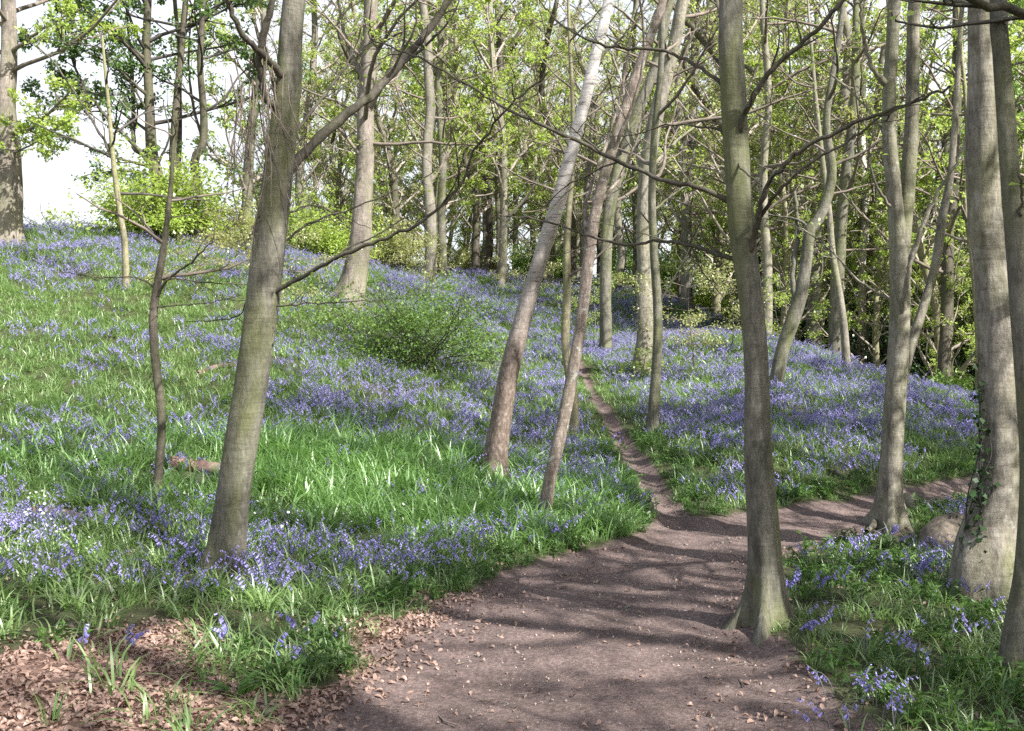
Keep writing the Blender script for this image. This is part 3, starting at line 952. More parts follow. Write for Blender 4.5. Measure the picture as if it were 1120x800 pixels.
def tree(name, label, cat, pix, d, radpx, mat, top=14.0, branches=(), twig='twig', leaf='leaf', leafsize=.055, crown=10, crown_from=.55, seed=1, flare=.8, fh=.22,
         lobes=5, knots=(), group=None, leafden=2.0, lean=0.0, sink=.25, sides=22, crownlen=3.2, rough=1.0, stems=(), leaf_on_branch=.5, bsub=1.0, crown_shape=None, base_z=None):
    """a tree placed by its trunk: pix are points up the trunk as they stand in the photograph, d its distance"""
    base = P(pix[0][0], pix[0][1], d)
    gz = hz(base[0], base[1]) if base_z is None else base_z
    org = np.array([base[0], base[1], gz])
    pts = [P(a, b, d + lean * i) for i, (a, b) in enumerate(pix)]
    rad = [q / F * d for q in radpx]
    pts[0][2] = gz - sink
    p, q = pts[-1], pts[-2]
    dirn = nrm(p - q)
    rr = np.random.default_rng(seed)
    last = p; rl = rad[-1]
    nst = 5
    while last[2] < gz + top:
        dirn = nrm(dirn * .8 + np.array([rr.normal() * .06, rr.normal() * .06, .25]))
        last = last + dirn * max(1.2, (top - (p[2] - gz)) / nst); rl = rl * .78
        pts.append(last); rad.append(max(rl, .012))
    root = thing(name, label, cat, org, group)
    mb = MB()
    c = trunk(mb, pts, rad, sides, .09 if d < 16 else .25, flare, fh, lobes, seed, 0, knots, rough, sink)
    mb.build('trunk', M[mat], root, org)
    for k, (spx, srad) in enumerate(stems):                   # further stems of the same tree
        sp = [P(a[0], a[1], d + (a[2] if len(a) > 2 else 0)) for a in spx]
        sr = [q / F * d for q in srad]
        dr = nrm(sp[-1] - sp[-2]); l_ = sp[-1]; r_ = sr[-1]
        while l_[2] < gz + top * .9:
            dr = nrm(dr + np.array([rr.normal() * .1, rr.normal() * .1, .15])); l_ = l_ + dr * 1.8; r_ *= .7; sp.append(l_); sr.append(max(r_, .01))
        mb = MB(); cs = trunk(mb, sp, sr, max(10, sides - 8), .1 if d < 16 else .25, 0, .2, 5, seed + 31 * k, 0)
        mb.build('stem', M[mat], root, org)
        branches = list(branches)
        if crown:
            W = Wood(seed + 77 + k); grow_crown(W, cs, .45, max(3, crown // 2), crownlen * .7, leafden)
            mb = MB(); W.wood(mb, 0); W.foliage(mb, leafsize, 1); mb.build('crown', [M[twig], M[leaf]], root, org)
    for k, (bp, r_0, r_1) in enumerate(branches):
        W = Wood(seed * 100 + k)
        cp = [P(b[0], b[1], d + b[2]) for b in bp]
        ci = np.argmin(np.abs(c[:, 2] - cp[0][2]))                 # grow out of the middle of the trunk
        if abs(c[ci, 0] - cp[0][0]) < 3.0 * c[ci, 3] and bp[0][2] == 0:
            ang_ = cp[1] - cp[0]; drop = min(.5, max(0, ang_[2]) / max(abs(ang_[0]), .05)) * c[ci, 3]
            cp[0] = c[np.argmin(np.abs(c[:, 2] - cp[0][2] + drop)), :3].copy()
        path = catmull(cp, max(6, len(cp) * 5))
        nn = len(path)
        path[1:] += W.r.normal(size=(nn - 1, 3)) * (.004 + r_0 * .09)
        L = np.linalg.norm(np.diff(path, axis=0), axis=1).sum()
        s_l = np.linspace(0, L, nn)
        W.lines.setdefault((nn, 8), []).append((path, np.linspace(r_0, r_1, nn) * (1 + .35 * np.exp(-np.maximum(s_l - rad[0] * .6, 0) / (2.5 * r_0))) * (1 + .06 * W.r.normal(size=nn) * (s_l > .1))))
        a = dict(TW, dens=2.6 * bsub, len=.30, t0=.12, n=6, jit=.2); b = dict(TW2, dens=4.2 * bsub, leaf=leaf_on_branch, n=4, jit=.22); c2 = dict(TW2, dens=5 * bsub, leaf=leaf_on_branch * 1.2)
        W.side(path, r_0, L, 0, [a, b, c2])
        mb = MB(); W.wood(mb, 0)
        if W.leaf:
            W.foliage(mb, leafsize, 1)
        mb.build('branch', [M['limb' if twig == 'twig_dark' else mat], M[leaf]], root, org)
    if crown:
        W = Wood(seed + 900)
        grow_crown(W, c, crown_from, crown, crownlen, leafden)
        mb = MB(); W.wood(mb, 0); W.foliage(mb, leafsize, 1)
        mb.build('crown', [M[twig], M[leaf]], root, org)
    return root


def grow_crown(W, c, f0, num, L, leafden, fine=1.0, lift=.4):
    n = len(c)
    for k in range(num):
        t = f0 + (1 - f0) * ((k + W.r.random()) / num)
        i = min(int(t * n), n - 2)
        p = c[i, :3]; rr = c[i, 3]
        a = k * 2.4 + W.r.normal() * .4
        d = np.array([math.cos(a), math.sin(a), lift + W.r.normal() * .25 + .9 * max(0, t - .85)])
        Lc = L * (1.1 - .55 * (t - f0) / (1 - f0)) * W.r.uniform(.7, 1.25)
        path = wander(p, d, Lc, 8, .12, .035, W.r)
        r_ = min(rr * .6, .012 * Lc + .008)
        W.line(path, r_, r_ * .3, 6)
        W.side(path, r_, Lc, 0, [dict(TW, dens=1.7 * fine, len=.36, spread=.3), dict(TW2, dens=2.6 * fine, len=.42, leaf=leafden, spread=.35),
                                 dict(TW2, dens=2.6 * fine, len=.45, leaf=leafden, spread=.35)])



def dep(px, py):
    return at(px, py)[1]


# --- the tall trunks nearest the path
tree('beech_tree', 'stout smooth greenish grey tree leaning right among the bluebells left of the path', 'tree',
     [(243, 630), (249, 600), (259, 530), (277, 422), (294, 300), (306, 200), (314, 100), (322, 0)], dep(243, 628), [20, 18, 16.8, 16.5, 17, 15.8, 13.6, 12], 'beech', 15,
     [([(318, 190, 0), (345, 155, .1), (375, 128, .25), (410, 100, .4), (445, 62, .5), (490, 2, .7), (525, -60, .9)], .040, .028),
      ([(308, 322, 0), (330, 304, -.15), (362, 285, -.3), (395, 271, -.4), (430, 257, -.5), (468, 238, -.6), (502, 203, -.7), (520, 165, -.8), (552, 122, -1), (600, 80, -1.2)], .020, .005),
      ([(304, 124, 0), (292, 108, -.1), (285, 80, -.15), (283, 62, -.2), (291, 30, -.25), (300, -5, -.3), (305, -60, -.3)], .03, .02),
      ([(306, 80, 0), (290, 63, -.2), (268, 40, -.35), (256, 18, -.45), (246, -8, -.5), (236, -50, -.6)], .028, .016),
      ([(300, 222, 0), (285, 235, -.1), (272, 262, -.2), (262, 268, -.3)], .012, .004),
      ([(285, 405, 0), (272, 330, .2), (262, 345, .3), (240, 350, .5), (205, 352, .8)], .008, .003),
      ([(310, 160, .05), (350, 110, .4), (385, 60, .8), (400, 10, 1.1)], .014, .006), ([(305, 262, 0), (340, 244, .15), (390, 226, .3), (440, 205, .4), (475, 190, .5)], .011, .003),
      ([(296, 338, 0), (335, 332, -.1), (385, 330, -.2), (440, 326, -.3)], .008, .002), ([(304, 240, 0), (335, 225, .4), (372, 236, .8), (405, 250, 1.1)], .009, .003)],
     twig='twig_dark', leaf='leaf', leaf_on_branch=1.3, leafsize=.042, crown=12, crown_from=.62, seed=3, flare=.5, fh=.25, knots=[(2.4, 4.6, .10, .09), (3.3, 4.4, .12, .08), (1.5, 5.2, .06, .12)], leafden=1.6)
t1 = bpy.data.objects['beech_tree']
W = Wood(41)                                             # dead ivy stems and twigs hanging beside the fork
b0 = P(287, 95, dep(243, 628) - .15)
for k in range(26):
    p0 = b0 + np.array([W.r.normal() * .12, W.r.normal() * .1, W.r.normal() * .22])
    c = wander(p0, np.array([W.r.normal() * .12, W.r.normal() * .12, -1.]), W.r.uniform(.5, 1.5), 8, .13, -.06, W.r)
    W.line(c, .006, .002, 4)
    W.side(c, .006, .8, 0, [dict(TW2, dens=3, len=.28, up=-.03)])
mb = MB(); W.wood(mb); mb.build('hanging_twigs', M['twig'], t1, t1.location)

tree('sapling', 'thin crooked sapling standing in bluebells left of the stout leaning trunk', 'sapling',
     [(166, 546), (175, 500), (176, 450), (169, 390), (168, 340), (178, 280), (183, 240), (188, 180), (190, 120)], dep(166, 545), [5, 4.6, 4.5, 4.6, 4.4, 3.8, 3.0, 2.0, 1.2], 'dark', 3.3,
     [([(172, 324, 0), (185, 305, -.1), (205, 290, -.2), (222, 275, -.3), (233, 262, -.35), (236, 240, -.4)], .016, .004),
      ([(174, 312, 0), (150, 304, .1), (115, 304, .2), (80, 299, .3), (58, 297, .35)], .010, .003),
      ([(172, 335, 0), (195, 334, -.1), (230, 331, -.3), (265, 322, -.4)], .008, .003),
      ([(176, 305, 0), (200, 306, .2), (240, 310, .35), (290, 312, .5), (330, 318, .6)], .009, .003),
      ([(183, 240, 0), (210, 235, .1), (240, 225, .2)], .007, .002)],
     twig='twig', leaf='leaf_bronze', leafsize=.03, crown=6, crown_from=.5, seed=5, flare=.5, fh=.1, sides=12, crownlen=1.2, leafden=.6)

tree('birch_tree', 'white barked birch leaning right with a brown lower trunk', 'tree',
     [(536, 519), (545, 478), (558, 413), (571, 360), (585, 310), (601, 250), (617, 195), (632, 138), (650, 70), (667, 0)], dep(537, 518), [13.5, 12.3, 11, 10.2, 9.4, 8.7, 7.8, 7, 6.4, 5.8], 'birch', 13,
     [([(650, 70, 0), (690, 30, .4), (715, 5, .8)], .016, .008), ([(628, 165, 0), (600, 130, -.3), (570, 110, -.6)], .009, .004)],
     twig='twig_dark', leaf='leaf', leafsize=.04, crown=9, crown_from=.5, seed=8, flare=.55, fh=.18, leafden=1.2, rough=1.4)

tree('birch_tree', 'thinner brownish birch leaning right between the white birch and the footpath', 'tree',
     [(591, 570), (600, 530), (613, 475), (627, 410), (634, 370), (640, 325), (646, 275), (655, 220), (672, 160), (692, 95), (712, 40), (728, -10)], dep(592, 568),
     [8, 7, 6.8, 6.8, 6.5, 6.4, 6.2, 6.0, 5.6, 5.2, 4.8, 4.4], 'patchy', 12,
     [([(655, 225, 0), (680, 190, .3), (700, 140, .5), (708, 80, .7)], .02, .008), ([(648, 275, 0), (640, 230, .2), (655, 180, .3), (675, 120, .5), (690, 40, .6)], .024, .012),
      ([(668, 172, 0), (690, 120, -.2), (705, 60, -.3), (700, 0, -.4)], .022, .012)],
     twig='twig', leaf='leaf', leafsize=.045, crown=6, crown_from=.55, seed=9, flare=.5, fh=.15, sides=16, leafden=1.2)

tree('sapling', 'pale green pole sapling behind the thinner brownish birch', 'sapling',
     [(627, 478), (628, 440), (622, 400), (618, 370), (620, 320), (621, 250), (626, 190)], dep(627, 478), [5, 4.8, 4.8, 4.5, 4.2, 3.6, 3], 'yellow', 8, [], leaf='leaf', leafsize=.05, crown=9,
     crown_from=.3, seed=10, flare=.3, fh=.1, sides=10, crownlen=1.6)

tree('sapling', 'slim straight grey sapling right of the footpath, beside a pale trunk', 'sapling',
     [(711, 474), (716, 430), (720, 380), (720, 330), (716, 280), (712, 220), (716, 150), (722, 80)], dep(711, 474), [6.2, 5.8, 5.4, 5, 4.8, 4.4, 4, 3.6], 'beech', 11,
     [([(719, 330, 0), (745, 290, -.2), (765, 250, -.4)], .016, .006), ([(714, 250, 0), (690, 220, .2), (660, 190, .4)], .014, .005), ([(713, 235, 0), (740, 210, .2), (775, 190, .5)], .02, .008)],
     leaf='leaf', crown=10, crown_from=.3, seed=12, flare=.4, fh=.12, sides=14, crownlen=2.0)

tree('ivy_tree', 'pale straight trunk with leafy shoots at its foot, right of the footpath', 'tree',
     [(701, 412), (704, 370), (707, 330), (707, 280), (705, 220), (710, 160), (724, 100), (738, 40), (746, 0)], dep(701, 412), [11.5, 9.2, 8.6, 8.6, 8.6, 8.2, 7.6, 7, 6.5], 'old', 15,
     [([(706, 200, 0), (690, 150, .4), (680, 90, .8), (660, 40, 1.2)], .05, .02), ([(707, 185, 0), (745, 150, .4), (790, 120, .9)], .045, .018)],
     leaf='leaf', crown=14, crown_from=.35, seed=13, flare=.4, fh=.3, sides=18, crownlen=3)

T7D = dep(830, 682)
tree('beech_tree', 'grey green tree with spreading roots at the very edge of the path', 'tree',
     [(836, 684), (838, 630), (835, 545), (832, 480), (828, 410), (820, 330), (810, 255), (806, 180), (801, 90), (797, 0)], T7D, [19, 17, 16, 15, 13.6, 13.6, 14.2, 14, 13.6, 12.5], 'beech', 14,
     [([(822, 272, 0), (829, 245, -.15), (833, 215, -.25), (847, 192, -.3), (875, 166, -.4), (910, 146, -.5), (955, 127, -.6), (1000, 112, -.7), (1040, 95, -.8)], .021, .007),
      ([(829, 240, -.1), (850, 212, -.3), (880, 183, -.45), (920, 160, -.5), (960, 132, -.6), (1010, 105, -.8)], .012, .005),
      ([(806, 150, 0), (815, 125, -.1), (835, 88, -.2), (868, 55, -.3), (900, 25, -.4), (928, -2, -.5), (960, -30, -.6)], .022, .010),
      ([(806, 165, 0), (812, 185, -.1), (834, 205, -.25)], .008, .005),
      ([(798, 92, 0), (768, 76, .1), (738, 60, .2), (715, 54, .3), (680, 53, .4), (650, 46, .5), (615, 28, .6), (590, 0, .7), (575, -30, .8)], .013, .005),
      ([(803, 148, 0), (765, 138, .1), (730, 137, .2), (705, 144, .3), (670, 150, .4)], .008, .003),
      ([(808, 214, 0), (770, 207, .05), (735, 200, .1), (695, 185, .2), (645, 162, .3), (600, 140, .4), (550, 116, .5), (500, 86, .6), (450, 60, .7), (405, 42, .8)], .017, .006),
      ([(815, 284, 0), (785, 279, .1), (752, 268, .2), (715, 264, .3), (680, 268, .4), (640, 256, .5), (590, 241, .6), (545, 236, .7)], .014, .005),
      ([(790, 279, .1), (770, 262, .15), (765, 235, .2)], .007, .003),
      ([(755, 268, .2), (770, 300, .15), (800, 335, .1)], .006, .002),
      ([(806, 60, .1), (790, 20, .5), (770, -30, .9)], .02, .012)],
     twig='twig_dark', leaf='leaf', leafsize=.04, crown=17, crown_from=.56, seed=17, flare=1.35, fh=.15, lobes=6, sides=30, knots=[(.62, 4.5, -.12, .06), (2.0, 5.0, .08, .08), (2.75, 5.6, .14, .1), (1.2, 4.2, .06, .05)],
     leafden=2.0, leaf_on_branch=.22, bsub=.8)

T8D = dep(975, 574)
tree('beech_tree', 'pale two stemmed tree with exposed roots where the path bends away', 'tree',
     [(971, 577), (973, 540), (976, 480), (979, 420), (983, 350), (983, 290), (978, 220), (972, 160), (971, 100), (976, 40), (980, -10)], T8D, [14, 11.6, 11, 11, 11, 10.8, 8.6, 8, 7.6, 7.2, 7], 'old', 14,
     [([(984, 350, 0), (991, 318, -.2), (996, 285, -.3), (1006, 255, -.4), (1025, 212, -.5), (1045, 180, -.6), (1058, 150, -.7), (1060, 120, -.8)], .035, .014),
      ([(977, 326, 0), (955, 318, .1), (930, 298, .2), (905, 270, .3), (870, 247, .4), (838, 240, .5)], .016, .006),
      ([(972, 92, 0), (955, 76, -.1), (946, 45, -.15), (942, 10, -.2), (945, -20, -.2)], .03, .016),
      ([(978, 235, 0), (960, 205, -.1), (950, 175, -.2), (955, 140, -.3), (948, 110, -.3)], .018, .008),
      ([(972, 150, 0), (950, 120, .2), (920, 90, .3), (880, 60, .5)], .016, .006)],
     twig='twig', leaf='leaf', crown=8, crown_from=.55, seed=19, flare=1.3, fh=.20, lobes=5, sides=22, leafden=1.2,
     stems=[([(985, 300), (989, 250, .05), (994, 180, .1), (997, 120, .1), (998, 50, .1), (1000, -5, .1)], [8, 8, 8, 7.5, 7, 6.5]),
            ([(979, 470), (990, 405, .2), (1006, 350, .3), (1020, 300, .4), (1030, 240, .5), (1042, 180, .5)], [4, 6, 5.5, 5.5, 5, 4])])

T9D = dep(1078, 655) + .1
tree('beech_tree', 'thick pale trunk with ivy up one side, in the verge near the right edge', 'tree',
     [(1077, 664), (1078, 610), (1084, 560), (1090, 500), (1091, 440), (1090, 370), (1087, 310), (1082, 250), (1078, 185), (1075, 100), (1073, 0)], T9D,
     [36, 33, 28, 23, 20.5, 18.8, 17.3, 16.5, 16, 14.6, 12.7], 'ringed', 14,
     [], twig='twig', leaf='leaf', crown=15, crown_from=.5, seed=23, flare=.35, fh=.3, lobes=4, sides=30,
     knots=[(3.05, 3.6, .28, .10), (3.0, 5.6, .22, .08), (.45, 4.2, .16, .10), (.25, 5.1, .18, .09), (.7, 5.6, -.10, .07), (2.3, 4.6, .05, .04), (1.7, 4.8, .06, .05)], leafden=1.6, leafsize=.06, rough=2.2)
t9 = bpy.data.objects['beech_tree.003']

T10D = dep(1106, 742)
tree('beech_tree', 'dark shaded trunk cut off by the right edge of the view', 'tree',
     [(1108, 745), (1114, 690), (1124, 620), (1128, 520), (1124, 430), (1116, 330), (1109, 250), (1102, 150), (1096, 60), (1093, -5)], T10D, [17, 14.5, 13.5, 13, 12.5, 11.5, 10, 9.5, 9, 9], 'beech', 11,
     [([(1108, 250, 0), (1118, 215, -.1), (1112, 190, -.15)], .01, .006)],
     twig='twig_dark', leaf='leaf', crown=13, crown_from=.5, seed=27, flare=.5, fh=.15, sides=22, leafden=1.5, leafsize=.06, knots=[(2.5, 4.6, .2, .08), (2.9, 4.2, .1, .05)])
root = tree('overhanging_tree', 'tree outside the picture whose dark bough crosses its top right corner', 'tree',
            [(1420, 640), (1420, 300), (1400, 0)], 6.4, [24, 22, 19], 'dark', 13,
            [([(1405, 80, 0), (1300, 70, -.5), (1200, 42, -.9), (1120, 14, -1.2), (1062, -2, -1.4), (1000, -40, -1.6)], .045, .016)],
            twig='twig_dark', crown=9, crown_from=.5, seed=29, leafden=1.0)

# --- trunks on the slopes
tree('old_tree', 'broad flaking trunk of the large tree at the left edge on the crest', 'tree',
     [(6, 290), (9, 240), (10, 190), (8, 120), (9, 60), (9, 0)], 25.5, [16, 13, 12, 9.5, 8, 7.2], 'pink', 15,
     [([(10, 150, 0), (35, 140, -.6), (60, 118, -1.2), (85, 90, -1.8)], .05, .02), ([(12, 170, 0), (40, 155, -1), (70, 135, -2)], .03, .01), ([(8, 60, 0), (50, 30, -.8), (90, 10, -1.2)], .05, .02),
      ([(8, 30, 0), (-40, -30, -.5), (-70, -80, -1)], .06, .03)],
     leaf='leaf', leaf_on_branch=7, leafsize=.11, bsub=1.3, crown=26, crown_from=.26, seed=31, flare=.4, fh=.5, leafden=9.0, crownlen=4.2)
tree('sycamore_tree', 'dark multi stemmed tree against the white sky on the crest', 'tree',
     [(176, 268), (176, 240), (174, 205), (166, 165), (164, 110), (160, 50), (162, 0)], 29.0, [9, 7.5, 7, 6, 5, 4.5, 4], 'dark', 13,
     [([(168, 178, 0), (140, 152, -.5), (110, 120, -.8), (85, 80, -1), (70, 30, -1.2)], .07, .025), ([(172, 192, 0), (140, 187, -.4), (105, 190, -.6), (85, 195, -.8)], .04, .012), ([(170, 186, 0), (125, 172, -.8), (75, 152, -1.4), (35, 140, -1.8)], .05, .012), ([(164, 104, 0), (120, 70, -.8), (70, 48, -1.4), (35, 45, -1.8)], .05, .012), ([(163, 60, 0), (110, 25, -.8), (60, 5, -1.2)], .05, .015), ([(165, 140, 0), (110, 110, 1), (55, 105, 1.6)], .045, .012),
      ([(166, 165, 0), (148, 165, .3), (146, 130, .4), (143, 70, .6), (138, 10, .8)], .07, .03), ([(165, 120, 0), (135, 80, -.4), (105, 50, -.8)], .04, .015),
      ([(170, 180, 0), (185, 150, -.3), (178, 110, -.4)], .04, .015)],
     leaf='leaf_sil', leafsize=.13, twig='twig_dark', crown=24, crown_from=.26, seed=33, flare=.2, leafden=8, leaf_on_branch=5, bsub=1.2, crownlen=3.6,
     stems=[([(190, 268), (191, 215), (189, 170), (194, 110), (198, 60), (203, 0)], [6, 4.5, 4, 4, 3.5, 3]), ([(190, 215), (196, 160, .3), (196, 60, .5), (191, 0, .6)], [3.5, 3, 2.6, 2.4])])
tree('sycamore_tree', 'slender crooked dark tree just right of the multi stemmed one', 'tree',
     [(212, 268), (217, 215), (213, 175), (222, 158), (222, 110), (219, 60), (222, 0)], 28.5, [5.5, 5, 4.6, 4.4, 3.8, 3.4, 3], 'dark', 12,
     [([(222, 160, 0), (240, 178, -.3), (258, 185, -.5)], .04, .015), ([(222, 155, 0), (212, 120, .3), (206, 70, .5), (210, 10, .7)], .05, .02)],
     leaf='leaf_sil', leafsize=.13, twig='twig_dark', crown=20, crown_from=.3, seed=35, flare=.2, leafden=9, leaf_on_branch=4, crownlen=2.8, sides=14)
tree('sapling', 'pale thin pole sapling on the grassy slope below the crest', 'sapling',
     [(138, 302), (137, 265), (133, 240), (126, 190), (123, 160), (117, 100), (112, 40)], 21.5, [4.0, 3.5, 3.2, 3, 2.6, 2, 1.4], 'yellow', 5,
     [([(124, 165, 0), (100, 130, .2), (60, 70, .5), (40, 50, .7)], .035, .012)],
     leaf='leaf_sil', leafsize=.08, twig='twig_dark', crown=8, crown_from=.4, seed=37, flare=.2, sides=10, crownlen=2, leafden=5)
tree('old_tree', 'big pale grey trunk above the dark bush on the left slope', 'tree',
     [(378, 352), (388, 310), (396, 260), (399, 200), (400, 130), (402, 60), (404, 0)], 25.0, [16, 12.8, 11.6, 10.2, 9.6, 8.8, 8], 'pink', 17,
     [([(400, 120, 0), (425, 80, -.6), (440, 30, -1)], .09, .04), ([(399, 170, 0), (370, 140, -.5), (340, 120, -1)], .05, .02), ([(402, 90, 0), (380, 50, .5), (370, 0, .8)], .07, .03)],
     leaf='leaf', leafsize=.09, crown=28, crown_from=.2, seed=39, flare=.5, fh=.5, leafden=4, crownlen=4)
tree('bent_tree', 'dark trunk leaning right then kinked upward, on the right hand slope', 'tree',
     [(846, 424), (855, 390), (868, 350), (877, 320), (882, 285), (886, 250), (898, 235), (910, 190), (905, 130), (915, 60)], dep(846, 424), [8, 7, 7.5, 7, 6, 6, 5.5, 5, 4, 3.5], 'beech', 11,
     [([(872, 335, 0), (868, 300, .1), (872, 260, .2), (870, 210, .3)], .07, .03), ([(886, 250, 0), (870, 240, .2), (840, 235, .5)], .03, .012)],
     leaf='leaf', leafsize=.07, crown=10, crown_from=.35, seed=43, flare=.3, sides=14, crownlen=2.2)
tree('sapling', 'slim pale sapling in front of a thick trunk on the right crest', 'sapling',
     [(927, 406), (924, 370), (919, 330), (912, 280), (906, 230), (900, 180)], dep(927, 406), [4.6, 4.2, 4, 3.6, 3.2, 2.8], 'old', 9, [], leaf='leaf', leafsize=.07, crown=9, crown_from=.4, seed=45,
     flare=.3, sides=10, crownlen=2)
for i, (lab, px, d, rp, mt, lf) in enumerate([
    ('thick grey trunk just behind the slim sapling on the right crest', [(913, 392), (914, 340), (918, 280), (922, 220), (930, 150), (936, 60)], 27, [11, 9, 8.5, 7.5, 6.5, 5.5], 'beech', 'leaf'),
    ('slender whitish trunk rising from dark evergreens beyond the right crest', [(941, 395), (942, 340), (943, 280), (946, 220), (942, 150), (945, 60)], 30, [5.5, 5, 4.8, 4.5, 4, 3.5], 'birch_low', 'leaf'),
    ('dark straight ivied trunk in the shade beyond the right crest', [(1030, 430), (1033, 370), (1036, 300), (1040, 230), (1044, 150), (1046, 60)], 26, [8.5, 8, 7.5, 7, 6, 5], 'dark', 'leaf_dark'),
    ('thin sunlit golden trunk close to the thick ivied trunk', [(1068, 430), (1071, 390), (1067, 330), (1062, 270), (1056, 220), (1058, 140), (1052, 60)], 24, [4.4, 4, 4, 3.6, 3.4, 3, 2.6], 'yellow', 'leaf'),
    ('pale trunk seen just right of the tree with spreading roots', [(838, 380), (840, 330), (838, 270), (834, 200), (840, 120), (836, 40)], 27, [6.5, 6, 6, 5.5, 5, 4.5], 'old', 'leaf'),
    ('slim grey trunk standing on the crest left of the white birch', [(471, 300), (470, 240), (468, 180), (470, 110), (466, 40)], 33, [8, 7.5, 7, 6.5, 6], 'beech_grey', 'leaf'),
    ('twin grey trunk right beside the slim grey one on the crest', [(484, 300), (483, 240), (485, 180), (480, 110), (482, 40)], 36, [6, 5.5, 5.5, 5, 4.5], 'beech', 'leaf'),
    ('straight narrow trunk on the bright skyline left of the white birch', [(546, 302), (546, 250), (545, 190), (548, 120), (545, 40)], 40, [4.5, 4.2, 4, 3.6, 3.2], 'dark', 'leaf'),
    ('dark trunk crossing behind the thinner brownish birch', [(662, 330), (664, 270), (672, 200), (690, 140), (715, 80), (728, 20)], 26, [8, 7.5, 7.5, 7, 6.5, 6], 'beech', 'leaf'),
    ('pale trunk in the gap between the two birches', [(660, 345), (680, 290), (676, 230), (678, 160), (684, 80)], 38, [6, 5.5, 5.2, 5, 4.6], 'old', 'leaf'),
    ('slim golden green trunk beyond the bent dark tree', [(868, 395), (862, 330), (868, 270), (866, 210), (860, 130)], 30, [4.4, 4, 4, 3.6, 3.2], 'yellow', 'leaf'),
    ('grey forked trunk left of the thick ivied one beyond the crest', [(1008, 420), (1010, 360), (1016, 300), (1022, 230), (1034, 160)], 31, [6.5, 6, 5.6, 5, 4.4], 'beech', 'leaf_dark'),
    ('mossy trunk on the crest above the pale footpath top', [(752, 340), (750, 280), (752, 210), (757, 140), (760, 60)], 37, [7, 6.6, 6.4, 6, 5.4], 'beech_grey', 'leaf'),
]):
    tree('woodland_tree', lab, 'tree', px, d, [q * .82 for q in rp], mt, 15, [], leaf=lf, leafsize=.10, crown=20, crown_from=.22, seed=60 + i, flare=.35, fh=.4, sides=14, crownlen=3.2, leafden=4, twig='twig')

# --- the wood beyond: six kinds of tree, each copied tree by tree
def wood_kind(seed, height, mat, leaf, lsize, nl, f0, L, leafden, bend):
    r = np.random.default_rng(seed)
    root = thing('woodland_tree', '', 'tree', (0, 0, 0))
    pts = [np.array([0, 0, -.6]), np.array([r.normal() * .1, r.normal() * .1, height * .25]), np.array([r.normal() * bend, r.normal() * bend, height * .55]),
           np.array([r.normal() * bend * 1.6, r.normal() * bend * 1.6, height * .8]), np.array([r.normal() * bend * 2, r.normal() * bend * 2, height])]
    b = r.uniform(.13, .22)
    mb = MB(); c = trunk(mb, pts, [b, b * .8, b * .6, b * .36, .03], 12, .3, .4, .4, 5, seed)
    mb.build('trunk', M[mat], root)
    W = Wood(seed); grow_crown(W, c, f0, nl, L, leafden, 1.25, .95)
    mb = MB(); W.wood(mb, 0); W.foliage(mb, lsize, 1); mb.build('crown', [M['twig_mid'], M[leaf]], root)
    return root


def copy_thing(o, loc, rz, sc, label, group=None):
    c = o.copy(); COL.objects.link(c)
    c.location = loc; c.rotation_euler = (0, 0, rz); c.scale = (sc,) * 3; c['label'] = label
    if group:
        c['group'] = group
    for ch in list(o.children):
        k = ch.copy(); COL.objects.link(k); k.parent = c
    return c


kinds = [wood_kind(201, 15, 'beech', 'leaf', .125, 32, .12, 3.8, 7.5, .5), wood_kind(202, 17, 'old', 'leaf', .125, 32, .16, 3.6, 7.2, .3), wood_kind(203, 13, 'dark', 'leaf_gold', .10, 30, .12, 3.4, 4.6, .6),
         wood_kind(204, 16, 'beech_grey', 'leaf_bronze', .085, 34, .15, 3.8, 4.2, .4), wood_kind(205, 12, 'yellow', 'leaf', .12, 30, .08, 3.2, 7.0, .5), wood_kind(206, 15, 'dark', 'leaf_dark', .13, 32, .12, 3.6, 5, .4)]
KL = ['distant grey trunked tree in fresh green leaf in the wood beyond the slope', 'distant tall pale trunked tree in the wood beyond the slope', 'distant dark trunked tree with golden buds in the wood beyond the slope',
      'distant twiggy bronze budded tree in the wood beyond the slope', 'distant slender green gold tree in the wood beyond the slope', 'distant dark leafy tree in the wood beyond the slope']
KG = ['distant grey trees in fresh leaf', 'distant pale trunked trees', 'distant golden budded trees', 'distant bronze twiggy trees', 'distant green gold trees', 'distant dark leafy trees']
for o, l, g in zip(kinds, KL, KG):
    o['label'] = l; o['group'] = g
r = np.random.default_rng(5)
spots = []
tries = 0
while len(spots) < 124 and tries < 20000:
    tries += 1
    px = r.uniform(270, 1330); d = 27 + 38 * r.random() ** 1.1
    if px < 800 and d < 36:
        continue
    if px < 430 and r.random() < .35:
        continue
    X = ray(px, 300)[0] * d
    if all((X - a) ** 2 + (d - b) ** 2 > 1.8 ** 2 for a, b, _ in spots):
        spots.append((X, d, px))
kinds.append(wood_kind(207, 17, 'beech', 'leaf', .07, 17, .5, 3.6, 2.2, .4))
n0 = 0
while n0 < 26:                                            # crowded thin poles below the right-hand crest
    px = r.uniform(840, 1250); d = r.uniform(26, 44); X = ray(px, 300)[0] * d
    if all((X - a) ** 2 + (d - b) ** 2 > 1.0 for a, b, _ in spots):
        spots.append((X, d, -px)); n0 += 1
first = set()
